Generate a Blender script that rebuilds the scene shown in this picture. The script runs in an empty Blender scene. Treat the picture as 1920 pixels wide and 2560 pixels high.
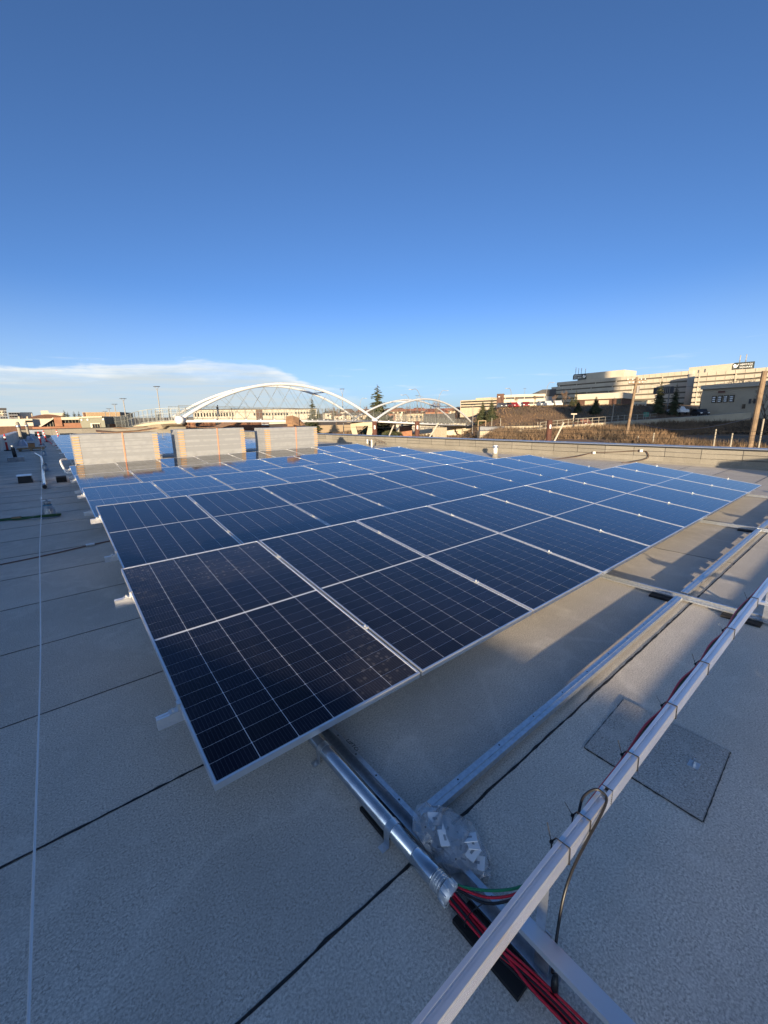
import bpy, bmesh, math, random
from mathutils import Vector, Matrix
random.seed(7)
_ORD = ['first','second','third','fourth','fifth','sixth','seventh','eighth','ninth','tenth','eleventh','twelfth','thirteenth','fourteenth','fifteenth','sixteenth','seventeenth','eighteenth','nineteenth']
def nth(i):
    if i < 19: return _ORD[i]
    t, u = divmod(i+1, 10); a = {2: 'twenty', 3: 'thirty'}[t]; b = {2: 'twentieth', 3: 'thirtieth'}[t]
    return b if u == 0 else a+'-'+_ORD[u-1]
R = math.radians
SC = bpy.context.scene
COL = SC.collection

# ------------------------------------------------------------------ camera
CAM = Vector((-0.3086, -1.4850, 1.6628)); FPX = 1025.15
YAW, PITCH, ROLL = R(38.966), R(12.96), R(1.06)
_f = Vector((math.sin(YAW)*math.cos(PITCH), math.cos(YAW)*math.cos(PITCH), -math.sin(PITCH)))
_r = Vector((math.cos(YAW), -math.sin(YAW), 0)); _d = _f.cross(_r)
_r2 = math.cos(ROLL)*_r + math.sin(ROLL)*_d; _d2 = _f.cross(_r2)
cd = bpy.data.cameras.new('camera'); cam = bpy.data.objects.new('camera', cd); COL.objects.link(cam)
_u = -_d2; _b = -_f
cam.matrix_world = Matrix(((_r2.x, _u.x, _b.x, CAM.x), (_r2.y, _u.y, _b.y, CAM.y), (_r2.z, _u.z, _b.z, CAM.z), (0, 0, 0, 1)))
cd.sensor_fit = 'HORIZONTAL'; cd.sensor_width = 36.0; cd.lens = FPX/1920*36
cd.clip_start = 0.05; cd.clip_end = 30000
SC.camera = cam

# ------------------------------------------------------------------ light
SUN_EL, SHADOW_AZ = R(7.2), R(43.5)       # shadows run 43.5 deg to the right of +Y
world = bpy.data.worlds.new('World'); SC.world = world; world.use_nodes = True
def build_world():
    nt = world.node_tree; N = nt.nodes; L = nt.links; N.clear()
    out = N.new('ShaderNodeOutputWorld'); bg = N.new('ShaderNodeBackground')
    sky = N.new('ShaderNodeTexSky'); sky.sky_type = 'NISHITA'; sky.sun_disc = False
    sky.sun_elevation = SUN_EL; sky.sun_rotation = SHADOW_AZ + math.pi
    sky.altitude = 1050; sky.air_density = 0.5; sky.dust_density = 3.2; sky.ozone_density = 2.1
    tc = N.new('ShaderNodeTexCoord'); sep = N.new('ShaderNodeSeparateXYZ'); L.new(tc.outputs['Generated'], sep.inputs[0])
    def m(op, a, b=None, c=None):
        n = N.new('ShaderNodeMath'); n.operation = op
        for i, v in enumerate((a, b, c)):
            if v is None: continue
            if isinstance(v, (int, float)): n.inputs[i].default_value = v
            else: L.new(v, n.inputs[i])
        return n.outputs[0]
    def mr(v, a, b, c, d, smooth=True):
        n = N.new('ShaderNodeMapRange'); n.interpolation_type = 'SMOOTHSTEP' if smooth else 'LINEAR'
        L.new(v, n.inputs[0])
        for i, q in enumerate((a, b, c, d)): n.inputs[i+1].default_value = q
        return n.outputs[0]
    el = sep.outputs[2]
    az = m('ARCTAN2', sep.outputs[0], sep.outputs[1])
    # low bank of cloud: direction stretched sideways
    cb = N.new('ShaderNodeCombineXYZ'); L.new(m('MULTIPLY', az, 5.0), cb.inputs[0]); L.new(m('MULTIPLY', el, 26.0), cb.inputs[1])
    nz = N.new('ShaderNodeTexNoise'); L.new(cb.outputs[0], nz.inputs['Vector']); nz.inputs['Scale'].default_value = 1.6
    nz.inputs['Detail'].default_value = 7; nz.inputs['Roughness'].default_value = 0.55
    cb2 = N.new('ShaderNodeCombineXYZ'); L.new(m('MULTIPLY', az, 4.0), cb2.inputs[0]); L.new(m('MULTIPLY', el, 60.0), cb2.inputs[1])
    nz2 = N.new('ShaderNodeTexNoise'); L.new(cb2.outputs[0], nz2.inputs['Vector']); nz2.inputs['Scale'].default_value = 1.1
    nz2.inputs['Detail'].default_value = 8; nz2.inputs['Roughness'].default_value = 0.6
    # top edge of the bank falls away to the right (azimuth grows)
    top = m('ADD', m('SUBTRACT', mr(az, R(-6), R(18), 0.100, 0.122), mr(az, R(20), R(38), 0.0, 0.075)), m('MULTIPLY', m('SUBTRACT', nz.outputs[0], 0.5), 0.07))
    dlt = m('SUBTRACT', top, el)
    bank = mr(dlt, -0.004, 0.012, 0, 1)
    side = mr(az, R(27), R(40), 1.0, 0.0)
    bank = m('MULTIPLY', bank, side)
    body = mr(nz2.outputs[0], 0.32, 0.66, 0.45, 0.95)
    bank = m('MULTIPLY', bank, body)
    wisp = m('MULTIPLY', mr(nz2.outputs[0], 0.58, 0.78, 0, 0.5), m('MULTIPLY', mr(el, 0.0, 0.05, 0.3, 1), mr(el, 0.07, 0.16, 1, 0)))
    veil = m('MULTIPLY', mr(el, -0.05, 0.27, 1.0, 0.0), 0.72)      # thin haze low over the horizon, all round
    mask = m('MAXIMUM', bank, wisp)
    rim = mr(dlt, 0.0, 0.035, 1.0, 0.0)
    cc = N.new('ShaderNodeMix'); cc.data_type = 'RGBA'; L.new(rim, cc.inputs[0])
    cc.inputs[6].default_value = (2.5, 2.8, 2.95, 1); cc.inputs[7].default_value = (3.8, 3.9, 3.85, 1)
    mx = N.new('ShaderNodeMix'); mx.data_type = 'RGBA'; L.new(mask, mx.inputs[0])
    tint = N.new('ShaderNodeMix'); tint.data_type = 'RGBA'; tint.blend_type = 'MULTIPLY'; tint.inputs[0].default_value = 1.0; tint.inputs[7].default_value = (*SKY_TINT, 1); L.new(sky.outputs[0], tint.inputs[6])
    hz = N.new('ShaderNodeMix'); hz.data_type = 'RGBA'; L.new(veil, hz.inputs[0]); L.new(tint.outputs[2], hz.inputs[6]); hz.inputs[7].default_value = (2.25, 2.85, 3.1, 1)
    L.new(hz.outputs[2], mx.inputs[6]); L.new(cc.outputs[2], mx.inputs[7])
    L.new(mx.outputs[2], bg.inputs[0]); bg.inputs[1].default_value = SKY_STRENGTH
    L.new(bg.outputs[0], out.inputs[0])
SKY_STRENGTH = 0.092; SKY_TINT = (0.73, 0.88, 1.0)
build_world()
sd = bpy.data.lights.new('sun', 'SUN'); sd.energy = 3.8; sd.angle = R(0.53); sd.color = (1.0, 0.79, 0.52)
sun = bpy.data.objects.new('sun', sd); COL.objects.link(sun)
SDIR = Vector((math.sin(SHADOW_AZ)*math.cos(SUN_EL), math.cos(SHADOW_AZ)*math.cos(SUN_EL), -math.sin(SUN_EL)))
sun.rotation_euler = SDIR.to_track_quat('-Z', 'Y').to_euler(); sun.location = (-20, -20, 10)
vs = SC.view_settings; vs.view_transform = 'Standard'; vs.look = 'None'; vs.exposure = 1.5; vs.gamma = 1.0; vs.use_curve_mapping = False
SC.cycles.max_bounces = 6; SC.cycles.transparent_max_bounces = 12
SC.cycles.use_adaptive_sampling = True; SC.cycles.use_denoising = True

# ------------------------------------------------------------------ helpers
def pdir(px, py):
    return _r2*((px-960)/FPX) + _d2*((py-1280)/FPX) + _f
def at(px, py, D):                      # point seen at that pixel, D metres away over the ground
    d = pdir(px, py); return CAM + d*(D/math.hypot(d.x, d.y))
def dep(px, py, depth):                 # point at a depth along the view axis
    return CAM + pdir(px, py)*depth
def up(px, D):                          # (x, y) on the ground in the direction of that pixel column
    d = pdir(px, 1045); k = D/math.hypot(d.x, d.y); return Vector((CAM.x+d.x*k, CAM.y+d.y*k))

class MB:
    def __init__(s): s.v = []; s.f = []
    def add(s, vs_, fs):
        b = len(s.v); s.v += [tuple(q) for q in vs_]; s.f += [tuple(b+i for i in f) for f in fs]; return s
    def box(s, x0, x1, y0, y1, z0, z1):
        return s.add([(x0,y0,z0),(x1,y0,z0),(x1,y1,z0),(x0,y1,z0),(x0,y0,z1),(x1,y0,z1),(x1,y1,z1),(x0,y1,z1)],
                     [(3,2,1,0),(4,5,6,7),(0,1,5,4),(1,2,6,5),(2,3,7,6),(3,0,4,7)])
    def obox(s, c, ax, ay, az):         # centre and three half-axes
        c = Vector(c); ax = Vector(ax); ay = Vector(ay); az = Vector(az)
        P = [c-ax-ay-az, c+ax-ay-az, c+ax+ay-az, c-ax+ay-az, c-ax-ay+az, c+ax-ay+az, c+ax+ay+az, c-ax+ay+az]
        return s.add(P, [(3,2,1,0),(4,5,6,7),(0,1,5,4),(1,2,6,5),(2,3,7,6),(3,0,4,7)])
    def bar(s, p, q, w, h, upv=(0,0,1)):
        p = Vector(p); q = Vector(q); d = (q-p); l = d.length; d = d/l
        sx = d.cross(Vector(upv))
        if sx.length < 1e-4: sx = d.cross(Vector((1,0,0)))
        sx.normalize(); u = sx.cross(d)
        return s.obox((p+q)/2, d*(l/2), sx*(w/2), u*(h/2))
    def prism(s, pts, ext):             # closed polygon of 3D points pushed along ext
        n = len(pts); e = Vector(ext); P = [Vector(p) for p in pts]
        return s.add(P+[p+e for p in P], [tuple(range(n))[::-1], tuple(range(n, 2*n))] + [(i, (i+1) % n, n+(i+1) % n, n+i) for i in range(n)])
    def tube(s, pts, r, n=8, cap=True):
        pts = [Vector(p) for p in pts]; m = len(pts); rr = r if isinstance(r, (list, tuple)) else [r]*m
        V = []; prev = None
        for i, p in enumerate(pts):
            t = (pts[min(i+1, m-1)]-pts[max(i-1, 0)]).normalized()
            if prev is None:
                a = t.cross(Vector((0,0,1)))
                if a.length < 1e-3: a = t.cross(Vector((1,0,0)))
            else: a = prev - t*prev.dot(t)
            a.normalize(); prev = a; b = t.cross(a)
            for k in range(n):
                an = 2*math.pi*k/n; V.append(p + (a*math.cos(an)+b*math.sin(an))*rr[i])
        F = [(i*n+k, i*n+(k+1) % n, (i+1)*n+(k+1) % n, (i+1)*n+k) for i in range(m-1) for k in range(n)]
        if cap: F += [tuple(range(n))[::-1], tuple((m-1)*n+k for k in range(n))]
        return s.add(V, F)
    def lathe(s, prof, o, n=16):        # prof of (radius, z) about a vertical axis through o
        o = Vector(o); m = len(prof)
        V = [o+Vector((r*math.cos(2*math.pi*k/n), r*math.sin(2*math.pi*k/n), z)) for r, z in prof for k in range(n)]
        F = [(i*n+k, i*n+(k+1) % n, (i+1)*n+(k+1) % n, (i+1)*n+k) for i in range(m-1) for k in range(n)]
        F += [tuple(range(n))[::-1], tuple((m-1)*n+k for k in range(n))]
        return s.add(V, F)
    def quad(s, a, b, c, d): return s.add([a, b, c, d], [(0,1,2,3)])
    def mesh(s, name, org=(0,0,0)):
        me = bpy.data.meshes.new(name); ox, oy, oz = org
        me.from_pydata([(x-ox, y-oy, z-oz) for x, y, z in s.v], [], s.f); me.update(); return me
    def build(s, name, mat, parent=None, smooth=False, org=None):
        o_ = Vector(org) if org is not None else (ORG[parent.name] if parent is not None else Vector((0,0,0)))
        me = s.mesh(name, o_)
        if mat is not None: me.materials.append(mat)
        if smooth:
            for p in me.polygons: p.use_smooth = True
        return put(name, me, parent, o_)
ORG = {}
def put(name, me, parent=None, org=Vector((0,0,0))):
    o = bpy.data.objects.new(name, me); COL.objects.link(o); org = Vector(org)
    if parent is not None:
        o.parent = parent; o.location = org-ORG[parent.name]
    else: o.location = org
    ORG[o.name] = org.copy(); return o
def tag(o, label=None, cat=None, group=None, kind=None):
    if label: o['label'] = label
    if cat: o['category'] = cat
    if group: o['group'] = group
    if kind: o['kind'] = kind
    return o
def thing(name, label, cat, loc=(0,0,0), group=None):
    o = bpy.data.objects.new(name, None); COL.objects.link(o); o.location = loc; o.empty_display_size = 0.2
    ORG[o.name] = Vector(loc); return tag(o, label, cat, group)
def single(mb, name, mat, label, cat, group=None, smooth=False, org=None):
    return tag(mb.build(name, mat, None, smooth, org), label, cat, group)
def copy_tree(o, parent=None, loc=None):
    c = o.copy(); COL.objects.link(c); c.parent = parent
    if loc is not None: c.location = loc
    for ch in list(o.children): copy_tree(ch, c)
    return c
def catmull(P, k=8):
    P = [Vector(p) for p in P]; Q = [P[0]*2-P[1]]+P+[P[-1]*2-P[-2]]; out = []
    for i in range(1, len(Q)-2):
        for j in range(k):
            t = j/k; a, b, c, d = Q[i-1], Q[i], Q[i+1], Q[i+2]
            out.append(0.5*((2*b)+(c-a)*t+(2*a-5*b+4*c-d)*t*t+(3*b-a-3*c+d)*t**3))
    out.append(P[-1]); return out

# ------------------------------------------------------------------ materials
def mat(name, col, rough=0.6, metal=0.0, noise=None, bump=None, spec=None, coat=None, alpha=None, trans=None):
    """noise = (scale, other colour, low, high); bump = (scale, strength, distance)"""
    M_ = bpy.data.materials.new(name); M_.use_nodes = True; nt = M_.node_tree; N = nt.nodes; L = nt.links
    b = N['Principled BSDF']; b.inputs['Base Color'].default_value = (*col, 1)
    b.inputs['Roughness'].default_value = rough; b.inputs['Metallic'].default_value = metal
    if spec is not None: b.inputs['Specular IOR Level'].default_value = spec
    if coat: b.inputs['Coat Weight'].default_value = coat; b.inputs['Coat Roughness'].default_value = 0.05
    if alpha is not None: b.inputs['Alpha'].default_value = alpha
    if trans: b.inputs['Transmission Weight'].default_value = trans
    if noise or bump:
        g = N.new('ShaderNodeNewGeometry')
    if noise:
        sc, c2, lo, hi = noise
        n = N.new('ShaderNodeTexNoise'); n.inputs['Scale'].default_value = sc; n.inputs['Detail'].default_value = 5; L.new(g.outputs['Position'], n.inputs['Vector'])
        r = N.new('ShaderNodeMapRange'); r.inputs[1].default_value = lo; r.inputs[2].default_value = hi; L.new(n.outputs[0], r.inputs[0])
        x = N.new('ShaderNodeMix'); x.data_type = 'RGBA'; x.inputs[6].default_value = (*col, 1); x.inputs[7].default_value = (*c2, 1)
        L.new(r.outputs[0], x.inputs[0]); L.new(x.outputs[2], b.inputs['Base Color'])
    if bump:
        sc, st, di = bump
        n = N.new('ShaderNodeTexNoise'); n.inputs['Scale'].default_value = sc; n.inputs['Detail'].default_value = 3; L.new(g.outputs['Position'], n.inputs['Vector'])
        q = N.new('ShaderNodeBump'); q.inputs['Strength'].default_value = st; q.inputs['Distance'].default_value = di
        L.new(n.outputs[0], q.inputs['Height']); L.new(q.outputs[0], b.inputs['Normal'])
    return M_
M = {}
def roof_material(name, base, light, dark):
    M_ = bpy.data.materials.new(name); M_.use_nodes = True; nt = M_.node_tree; N = nt.nodes; L = nt.links
    b = N['Principled BSDF']; b.inputs['Roughness'].default_value = 0.92; b.inputs['Specular IOR Level'].default_value = 0.25
    g = N.new('ShaderNodeNewGeometry')
    def noise(sc, det=2, ro=0.5):
        n = N.new('ShaderNodeTexNoise'); n.inputs['Scale'].default_value = sc; n.inputs['Detail'].default_value = det; n.inputs['Roughness'].default_value = ro
        L.new(g.outputs['Position'], n.inputs['Vector']); return n.outputs[0]
    def rng(v, a, b_, c=0.0, d=1.0):
        r = N.new('ShaderNodeMapRange'); r.inputs[1].default_value = a; r.inputs[2].default_value = b_; r.inputs[3].default_value = c; r.inputs[4].default_value = d; L.new(v, r.inputs[0]); return r.outputs[0]
    def mix(f, a, c):
        x = N.new('ShaderNodeMix'); x.data_type = 'RGBA'
        L.new(f, x.inputs[0])
        for i, q in ((6, a), (7, c)):
            if isinstance(q, tuple): x.inputs[i].default_value = (*q, 1)
            else: L.new(q, x.inputs[i])
        return x.outputs[2]
    gr = noise(125, 3, 0.75); gr2 = noise(48, 3, 0.65); big = noise(1.3, 4, 0.6); mid = noise(9, 3, 0.6)
    c = mix(rng(gr, 0.42, 0.58), dark, light)
    c = mix(rng(gr2, 0.40, 0.60, 0.0, 0.6), c, base)
    c = mix(rng(big, 0.35, 0.70, 0.0, 0.35), c, dark)
    c = mix(rng(mid, 0.55, 0.75, 0.0, 0.30), c, light)
    st = noise(0.55, 6, 0.62); sc2 = noise(3.4, 5, 0.7)
    c = mix(rng(st, 0.53, 0.60, 0.0, 0.16), c, dark); c = mix(rng(sc2, 0.60, 0.72, 0.0, 0.22), c, light)
    tm = noise(0.42, 5, 0.55); ab = N.new('ShaderNodeMath'); ab.operation = 'ABSOLUTE'; sb = N.new('ShaderNodeMath'); sb.operation = 'SUBTRACT'; L.new(tm, sb.inputs[0]); sb.inputs[1].default_value = 0.52; L.new(sb.outputs[0], ab.inputs[0])
    c = mix(rng(ab.outputs[0], 0.014, 0.002, 0.0, 0.20), c, light)      # tide marks of dried puddles
    oi = N.new('ShaderNodeObjectInfo'); hv = N.new('ShaderNodeHueSaturation'); L.new(c, hv.inputs['Color']); L.new(rng(oi.outputs['Random'], 0, 1, 0.90, 1.08), hv.inputs['Value']); c = hv.outputs['Color']
    L.new(c, b.inputs['Base Color'])
    q = N.new('ShaderNodeBump'); q.inputs['Strength'].default_value = 0.38; q.inputs['Distance'].default_value = 0.004
    L.new(gr, q.inputs['Height']); L.new(q.outputs[0], b.inputs['Normal']); return M_
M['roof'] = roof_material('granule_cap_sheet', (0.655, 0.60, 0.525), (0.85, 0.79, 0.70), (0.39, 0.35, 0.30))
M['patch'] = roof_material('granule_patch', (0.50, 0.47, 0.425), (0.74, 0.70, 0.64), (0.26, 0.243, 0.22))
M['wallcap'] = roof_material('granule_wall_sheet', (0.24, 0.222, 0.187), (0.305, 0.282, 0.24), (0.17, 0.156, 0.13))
M['bitumen'] = mat('bitumen', (0.012, 0.012, 0.013), 0.55, bump=(60, 0.8, 0.01))
M['alu'] = mat('mill_aluminium', (0.95, 0.955, 0.97), 0.30, 0.86, noise=(8, (0.88, 0.885, 0.91), 0.4, 0.7))
M['frame'] = mat('anodised_frame', (0.93, 0.94, 0.96), 0.28, 0.84)
M['galv'] = mat('galvanised_steel', (0.68, 0.71, 0.74), 0.38, 0.93, noise=(55, (0.58, 0.61, 0.65), 0.42, 0.6))
M['emt'] = mat('zinc_conduit', (0.60, 0.64, 0.68), 0.24, 0.95, noise=(14, (0.45, 0.48, 0.52), 0.45, 0.7))
M['rubber'] = mat('black_rubber', (0.012, 0.012, 0.013), 0.75, bump=(80, 0.5, 0.004))
M['bolt'] = mat('stainless_bolt', (0.70, 0.71, 0.72), 0.5, 0.9)
M['red'] = mat('red_cable', (0.60, 0.014, 0.035), 0.4)
M['black'] = mat('black_cable', (0.012, 0.012, 0.014), 0.42)
M['green'] = mat('green_cable', (0.01, 0.20, 0.085), 0.4)
M['white'] = mat('white_paint', (0.80, 0.80, 0.78), 0.45)
M['darkmetal'] = mat('dark_flashing', (0.015, 0.016, 0.018), 0.5)
M['capmetal'] = mat('cap_flashing', (0.42, 0.46, 0.52), 0.42, 0.55, noise=(3, (0.36, 0.40, 0.46), 0.4, 0.7))

# ------------------------------------------------------------------ terrain
def lerp_tab(T, d):
    if d <= T[0][0]: return T[0][1]
    for (a, za), (b, zb) in zip(T, T[1:]):
        if d <= b:
            t = (d-a)/(b-a); t = t*t*(3-2*t); return za+(zb-za)*t
    return T[-1][1]
TL = [(0,-4.6),(150,-4.6),(400,-3.0),(900,6.0),(2000,18),(8000,20)]
TC = [(0,-4.6),(60,-4.2),(140,-3.4),(170,-2.6),(230,-0.6),(400,2.0),(900,9.0),(1600,20),(8000,22)]
TR = [(0,-4.6),(26,-4.6),(45,-1.7),(80,-0.9),(95,-0.3),(114,3.6),(136,4.0),(230,6.5),(500,12),(1500,26),(8000,28)]
TQ = [(0,-4.6),(26,-4.6),(45,-2.0),(80,-1.1),(95,-0.3),(112,1.3),(150,3.0),(230,6.0),(500,12),(1500,26),(8000,28)]
def sstep(a, b, x):
    t = min(1, max(0, (x-a)/(b-a))); return t*t*(3-2*t)
def gz(x, y):
    dx, dy = x-CAM.x, y-CAM.y; d = math.hypot(dx, dy); az = math.degrees(math.atan2(dx, dy))
    if az < -150: az += 360
    z = lerp_tab(TL, d); z += (lerp_tab(TC, d)-z)*sstep(12, 24, az)
    z += (lerp_tab(TR, d)-z)*sstep(49, 55, az); z += (lerp_tab(TQ, d)-z)*sstep(70, 78, az)
    z += (lerp_tab(TL, d)-z)*sstep(100, 130, az)
    if d > 40: z += 0.25*math.sin(x*0.11+1.3)*math.cos(y*0.09)*min(1, (d-40)/60)
    return z
def gp(px, D, dz=0.0):
    p = up(px, D); return Vector((p.x, p.y, gz(p.x, p.y)+dz))
M['ground'] = mat('dry_winter_grass', (0.19, 0.115, 0.062), 0.95, noise=(0.09, (0.11, 0.085, 0.05), 0.45, 0.65), bump=(1.5, 0.6, 0.3))
def build_terrain():
    azs = [-180+6*i for i in range(26)]+[-24+1.5*i for i in range(91)]+[114+6*i for i in range(11)]
    rs = []; r = 4.0
    while r < 26000:
        rs.append(r); r *= 1.055 if r < 400 else 1.18
    mb = MB(); nr = len(rs)
    for a in azs:
        for r in rs:
            x = CAM.x+r*math.sin(R(a)); y = CAM.y+r*math.cos(R(a)); mb.v.append((x, y, gz(x, y)))
    na = len(azs)
    for i in range(na):
        j = (i+1) % na
        for k in range(nr-1): mb.f.append((i*nr+k, i*nr+k+1, j*nr+k+1, j*nr+k))
    o = mb.build('ground', M['ground'], None, True); tag(o, kind='structure')
build_terrain()

# ------------------------------------------------------------------ the roof we stand on
RX0, RX1, RY0, RY1 = -2.6, 15.5, -9.58, 62.42
def build_roof():
    body = MB().box(RX0-0.30, RX1+0.40, RY0-0.4, RY1+0.4, -4.7, -0.012)
    rf = body.build('roof_deck', M['bitumen']); tag(rf, kind='structure')
    rnd = random.Random(3)
    ys = [RY0+i for i in range(int(RY1-RY0)+1)]
    joints = {}
    for i, y0 in enumerate(ys[:-1]):
        y1 = ys[i+1]; off = 5.44 if abs(y0+0.58) < 0.01 else rnd.uniform(3.0, 9.0)
        cuts = [RX0, off, RX1] if off < 9 else [RX0, off, RX1]
        for a, b in zip(cuts, cuts[1:]):
            mb = MB(); n = max(2, int((b-a)/0.5))
            # sheet with a slightly wandering lap edge, 6 mm thick
            g = 0.0035; P = []
            lo = [(a+g+(b-a-2*g)*k/n, y0+g+rnd.uniform(-0.0015, 0.0025)) for k in range(n+1)]
            hi = [(a+g+(b-a-2*g)*k/n, y1-g+rnd.uniform(-0.0025, 0.0015)) for k in range(n+1)]
            for (x, yl), (_, yh) in zip(lo, hi):
                mb.v += [(x, yl, -0.011), (x, yh, -0.011), (x, yl, 0.0), (x, yh, 0.0)]
            for k in range(n):
                q = 4*k; mb.f += [(q+2, q+6, q+7, q+3), (q, q+4, q+6, q+2), (q+5, q+1, q+3, q+7)]
            q = 4*n; mb.f += [(0, 2, 3, 1), (q, q+1, q+3, q+2)]
            mb.build('membrane_sheet', M['roof'], rf)
        joints[i] = off
    # squeezed-out bitumen along the laps
    def bead(pts, w, seed, name='bitumen_bead'):
        q = random.Random(seed); mb = MB(); Lp = []; Rp = []
        for k, p in enumerate(pts):
            p = Vector(p); d = (Vector(pts[min(k+1, len(pts)-1)])-Vector(pts[max(k-1, 0)])).normalized(); s = Vector((-d.y, d.x, 0))
            a = w*q.choice((0.5, 0.7, 0.9, 1.0, 1.2, 1.7)); b = w*q.choice((0.4, 0.6, 0.8, 1.0, 1.3))
            Lp.append(p+s*a+Vector((0,0,0.0012))); Rp.append(p-s*b+Vector((0,0,0.0012)))
        n = len(pts); mid = [Vector(p)+Vector((0,0,0.004)) for p in pts]
        mb.v = [tuple(v) for v in Lp+mid+Rp]
        for k in range(n-1):
            mb.f += [(k, n+k, n+k+1, k+1), (n+k, 2*n+k, 2*n+k+1, n+k+1)]
        return mb.build(name, M['bitumen'], rf, True)
    for i, y in enumerate(ys[1:-1]):
        if y > 30: continue
        step = 0.05 if y < 6 else 0.25
        n = int((RX1-RX0)/step); w = 0.0028 if y < 12 else 0.005
        if y < 1 and y > -1.2: w = 0.006
        bead([(RX0+step*k, y+0.0015*math.sin(k*0.7), 0) for k in range(n+1)], w, i)
    for i, off in joints.items():
        y0 = ys[i]
        if y0 > 14: continue
        bead([(off+0.004*math.sin(k*1.3), y0+0.05*k, 0) for k in range(21)], 0.004, 100+i)
    return rf
roof = build_roof()

def build_parapets():
    # right-hand parapet: skirt sheets, black drip edge, metal cap in lengths
    def wall(name, label, x, inward, H, y0, y1, cap=True):
        t = thing(name, label, 'wall', (x, y0, 0))
        MB().box(min(x-inward*0.012, x-inward*0.32), max(x-inward*0.012, x-inward*0.32), y0, y1, -4.6, H-0.01).build('wall_core', M['darkmetal'], t)
        y = y0; k = 0; rnd = random.Random(5)
        while y < y1-0.1:
            e = min(y1, y+rnd.uniform(0.94, 1.02))
            hb = 0.22+rnd.uniform(-0.006, 0.006)
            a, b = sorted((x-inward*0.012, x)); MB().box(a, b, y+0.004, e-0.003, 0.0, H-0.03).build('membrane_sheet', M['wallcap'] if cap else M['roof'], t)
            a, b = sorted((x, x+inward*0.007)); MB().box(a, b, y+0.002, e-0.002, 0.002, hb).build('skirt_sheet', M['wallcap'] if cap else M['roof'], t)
            if cap:
                a, b = sorted((x, x+inward*0.0035)); MB().box(a, b, e-0.008, e+0.004, hb+0.004, H-0.052).build('bitumen_bead', M['bitumen'], t)
            y = e; k += 1
        if cap:
            for z_, o_ in ((0.2325, 0.009), (0.385, 0.004)):
                mb = MB(); n_ = int((y1-y0)/0.5)
                for j in range(n_):
                    a, b = sorted((x, x+inward*(o_))); ya = y0+0.5*j; dz = 0.003*math.sin(j*2.1); mb.box(a, b, ya, ya+0.5, z_+dz, z_+dz+0.010+0.003*math.sin(j*1.3))
                mb.build('bitumen_bead', M['bitumen'], t)
        # cant strip fillet
        a = x+inward*0.005; b = x+inward*0.09
        MB().prism([(a, y0, 0.001), (b, y0, 0.001), (a, y0, 0.075)], (0, y1-y0, 0)).build('cant_strip', M['wallcap'] if cap else M['roof'], t)
        dr = MB(); a, b = sorted((x-inward*0.02, x+inward*0.022)); dr.box(a, b, y0, y1, H-0.05, H-0.004); dr.build('drip_edge', M['darkmetal'] if cap else M['galv'], t)
        y = y0
        while y < y1-0.1:
            e = min(y1, y+2.05); zt = H+rnd.uniform(-0.002, 0.002)
            lo, hi = sorted((x+inward*0.03, x-inward*0.36))
            tilt = 0.02
            za, zb = (zt, zt+tilt) if inward < 0 else (zt+tilt, zt)
            MB().add([(lo, y+0.004, H-0.003), (hi, y+0.004, H-0.003), (hi, e-0.004, H-0.003), (lo, e-0.004, H-0.003), (lo, y+0.004, za+0.012), (hi, y+0.004, zb+0.012), (hi, e-0.004, zb+0.012), (lo, e-0.004, za+0.012)],
                     [(3,2,1,0),(4,5,6,7),(0,1,5,4),(1,2,6,5),(2,3,7,6),(3,0,4,7)]).build('cap_flashing', M['capmetal'], t)
            MB().box(lo, hi, e-0.018, e+0.018, max(za, zb)+0.0125, max(za, zb)+0.017).build('cap_joint', M['capmetal'], t)
            y = e
        return t
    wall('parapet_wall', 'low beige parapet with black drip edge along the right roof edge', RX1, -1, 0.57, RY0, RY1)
    wall('parapet_wall', 'grey shaded parapet along the left roof edge behind the red posts', RX0, 1, 0.85, RY0, RY1, False)
    t = thing('parapet_wall', 'beige wall closing the far end of the roof', 'wall', (0, RY1, 0))
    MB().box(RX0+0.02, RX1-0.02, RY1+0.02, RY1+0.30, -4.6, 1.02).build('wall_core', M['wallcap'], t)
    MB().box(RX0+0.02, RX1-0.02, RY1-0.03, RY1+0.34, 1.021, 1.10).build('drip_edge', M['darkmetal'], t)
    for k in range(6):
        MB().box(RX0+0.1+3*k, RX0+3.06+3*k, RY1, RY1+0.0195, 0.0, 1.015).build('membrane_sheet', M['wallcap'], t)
build_parapets()

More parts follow.
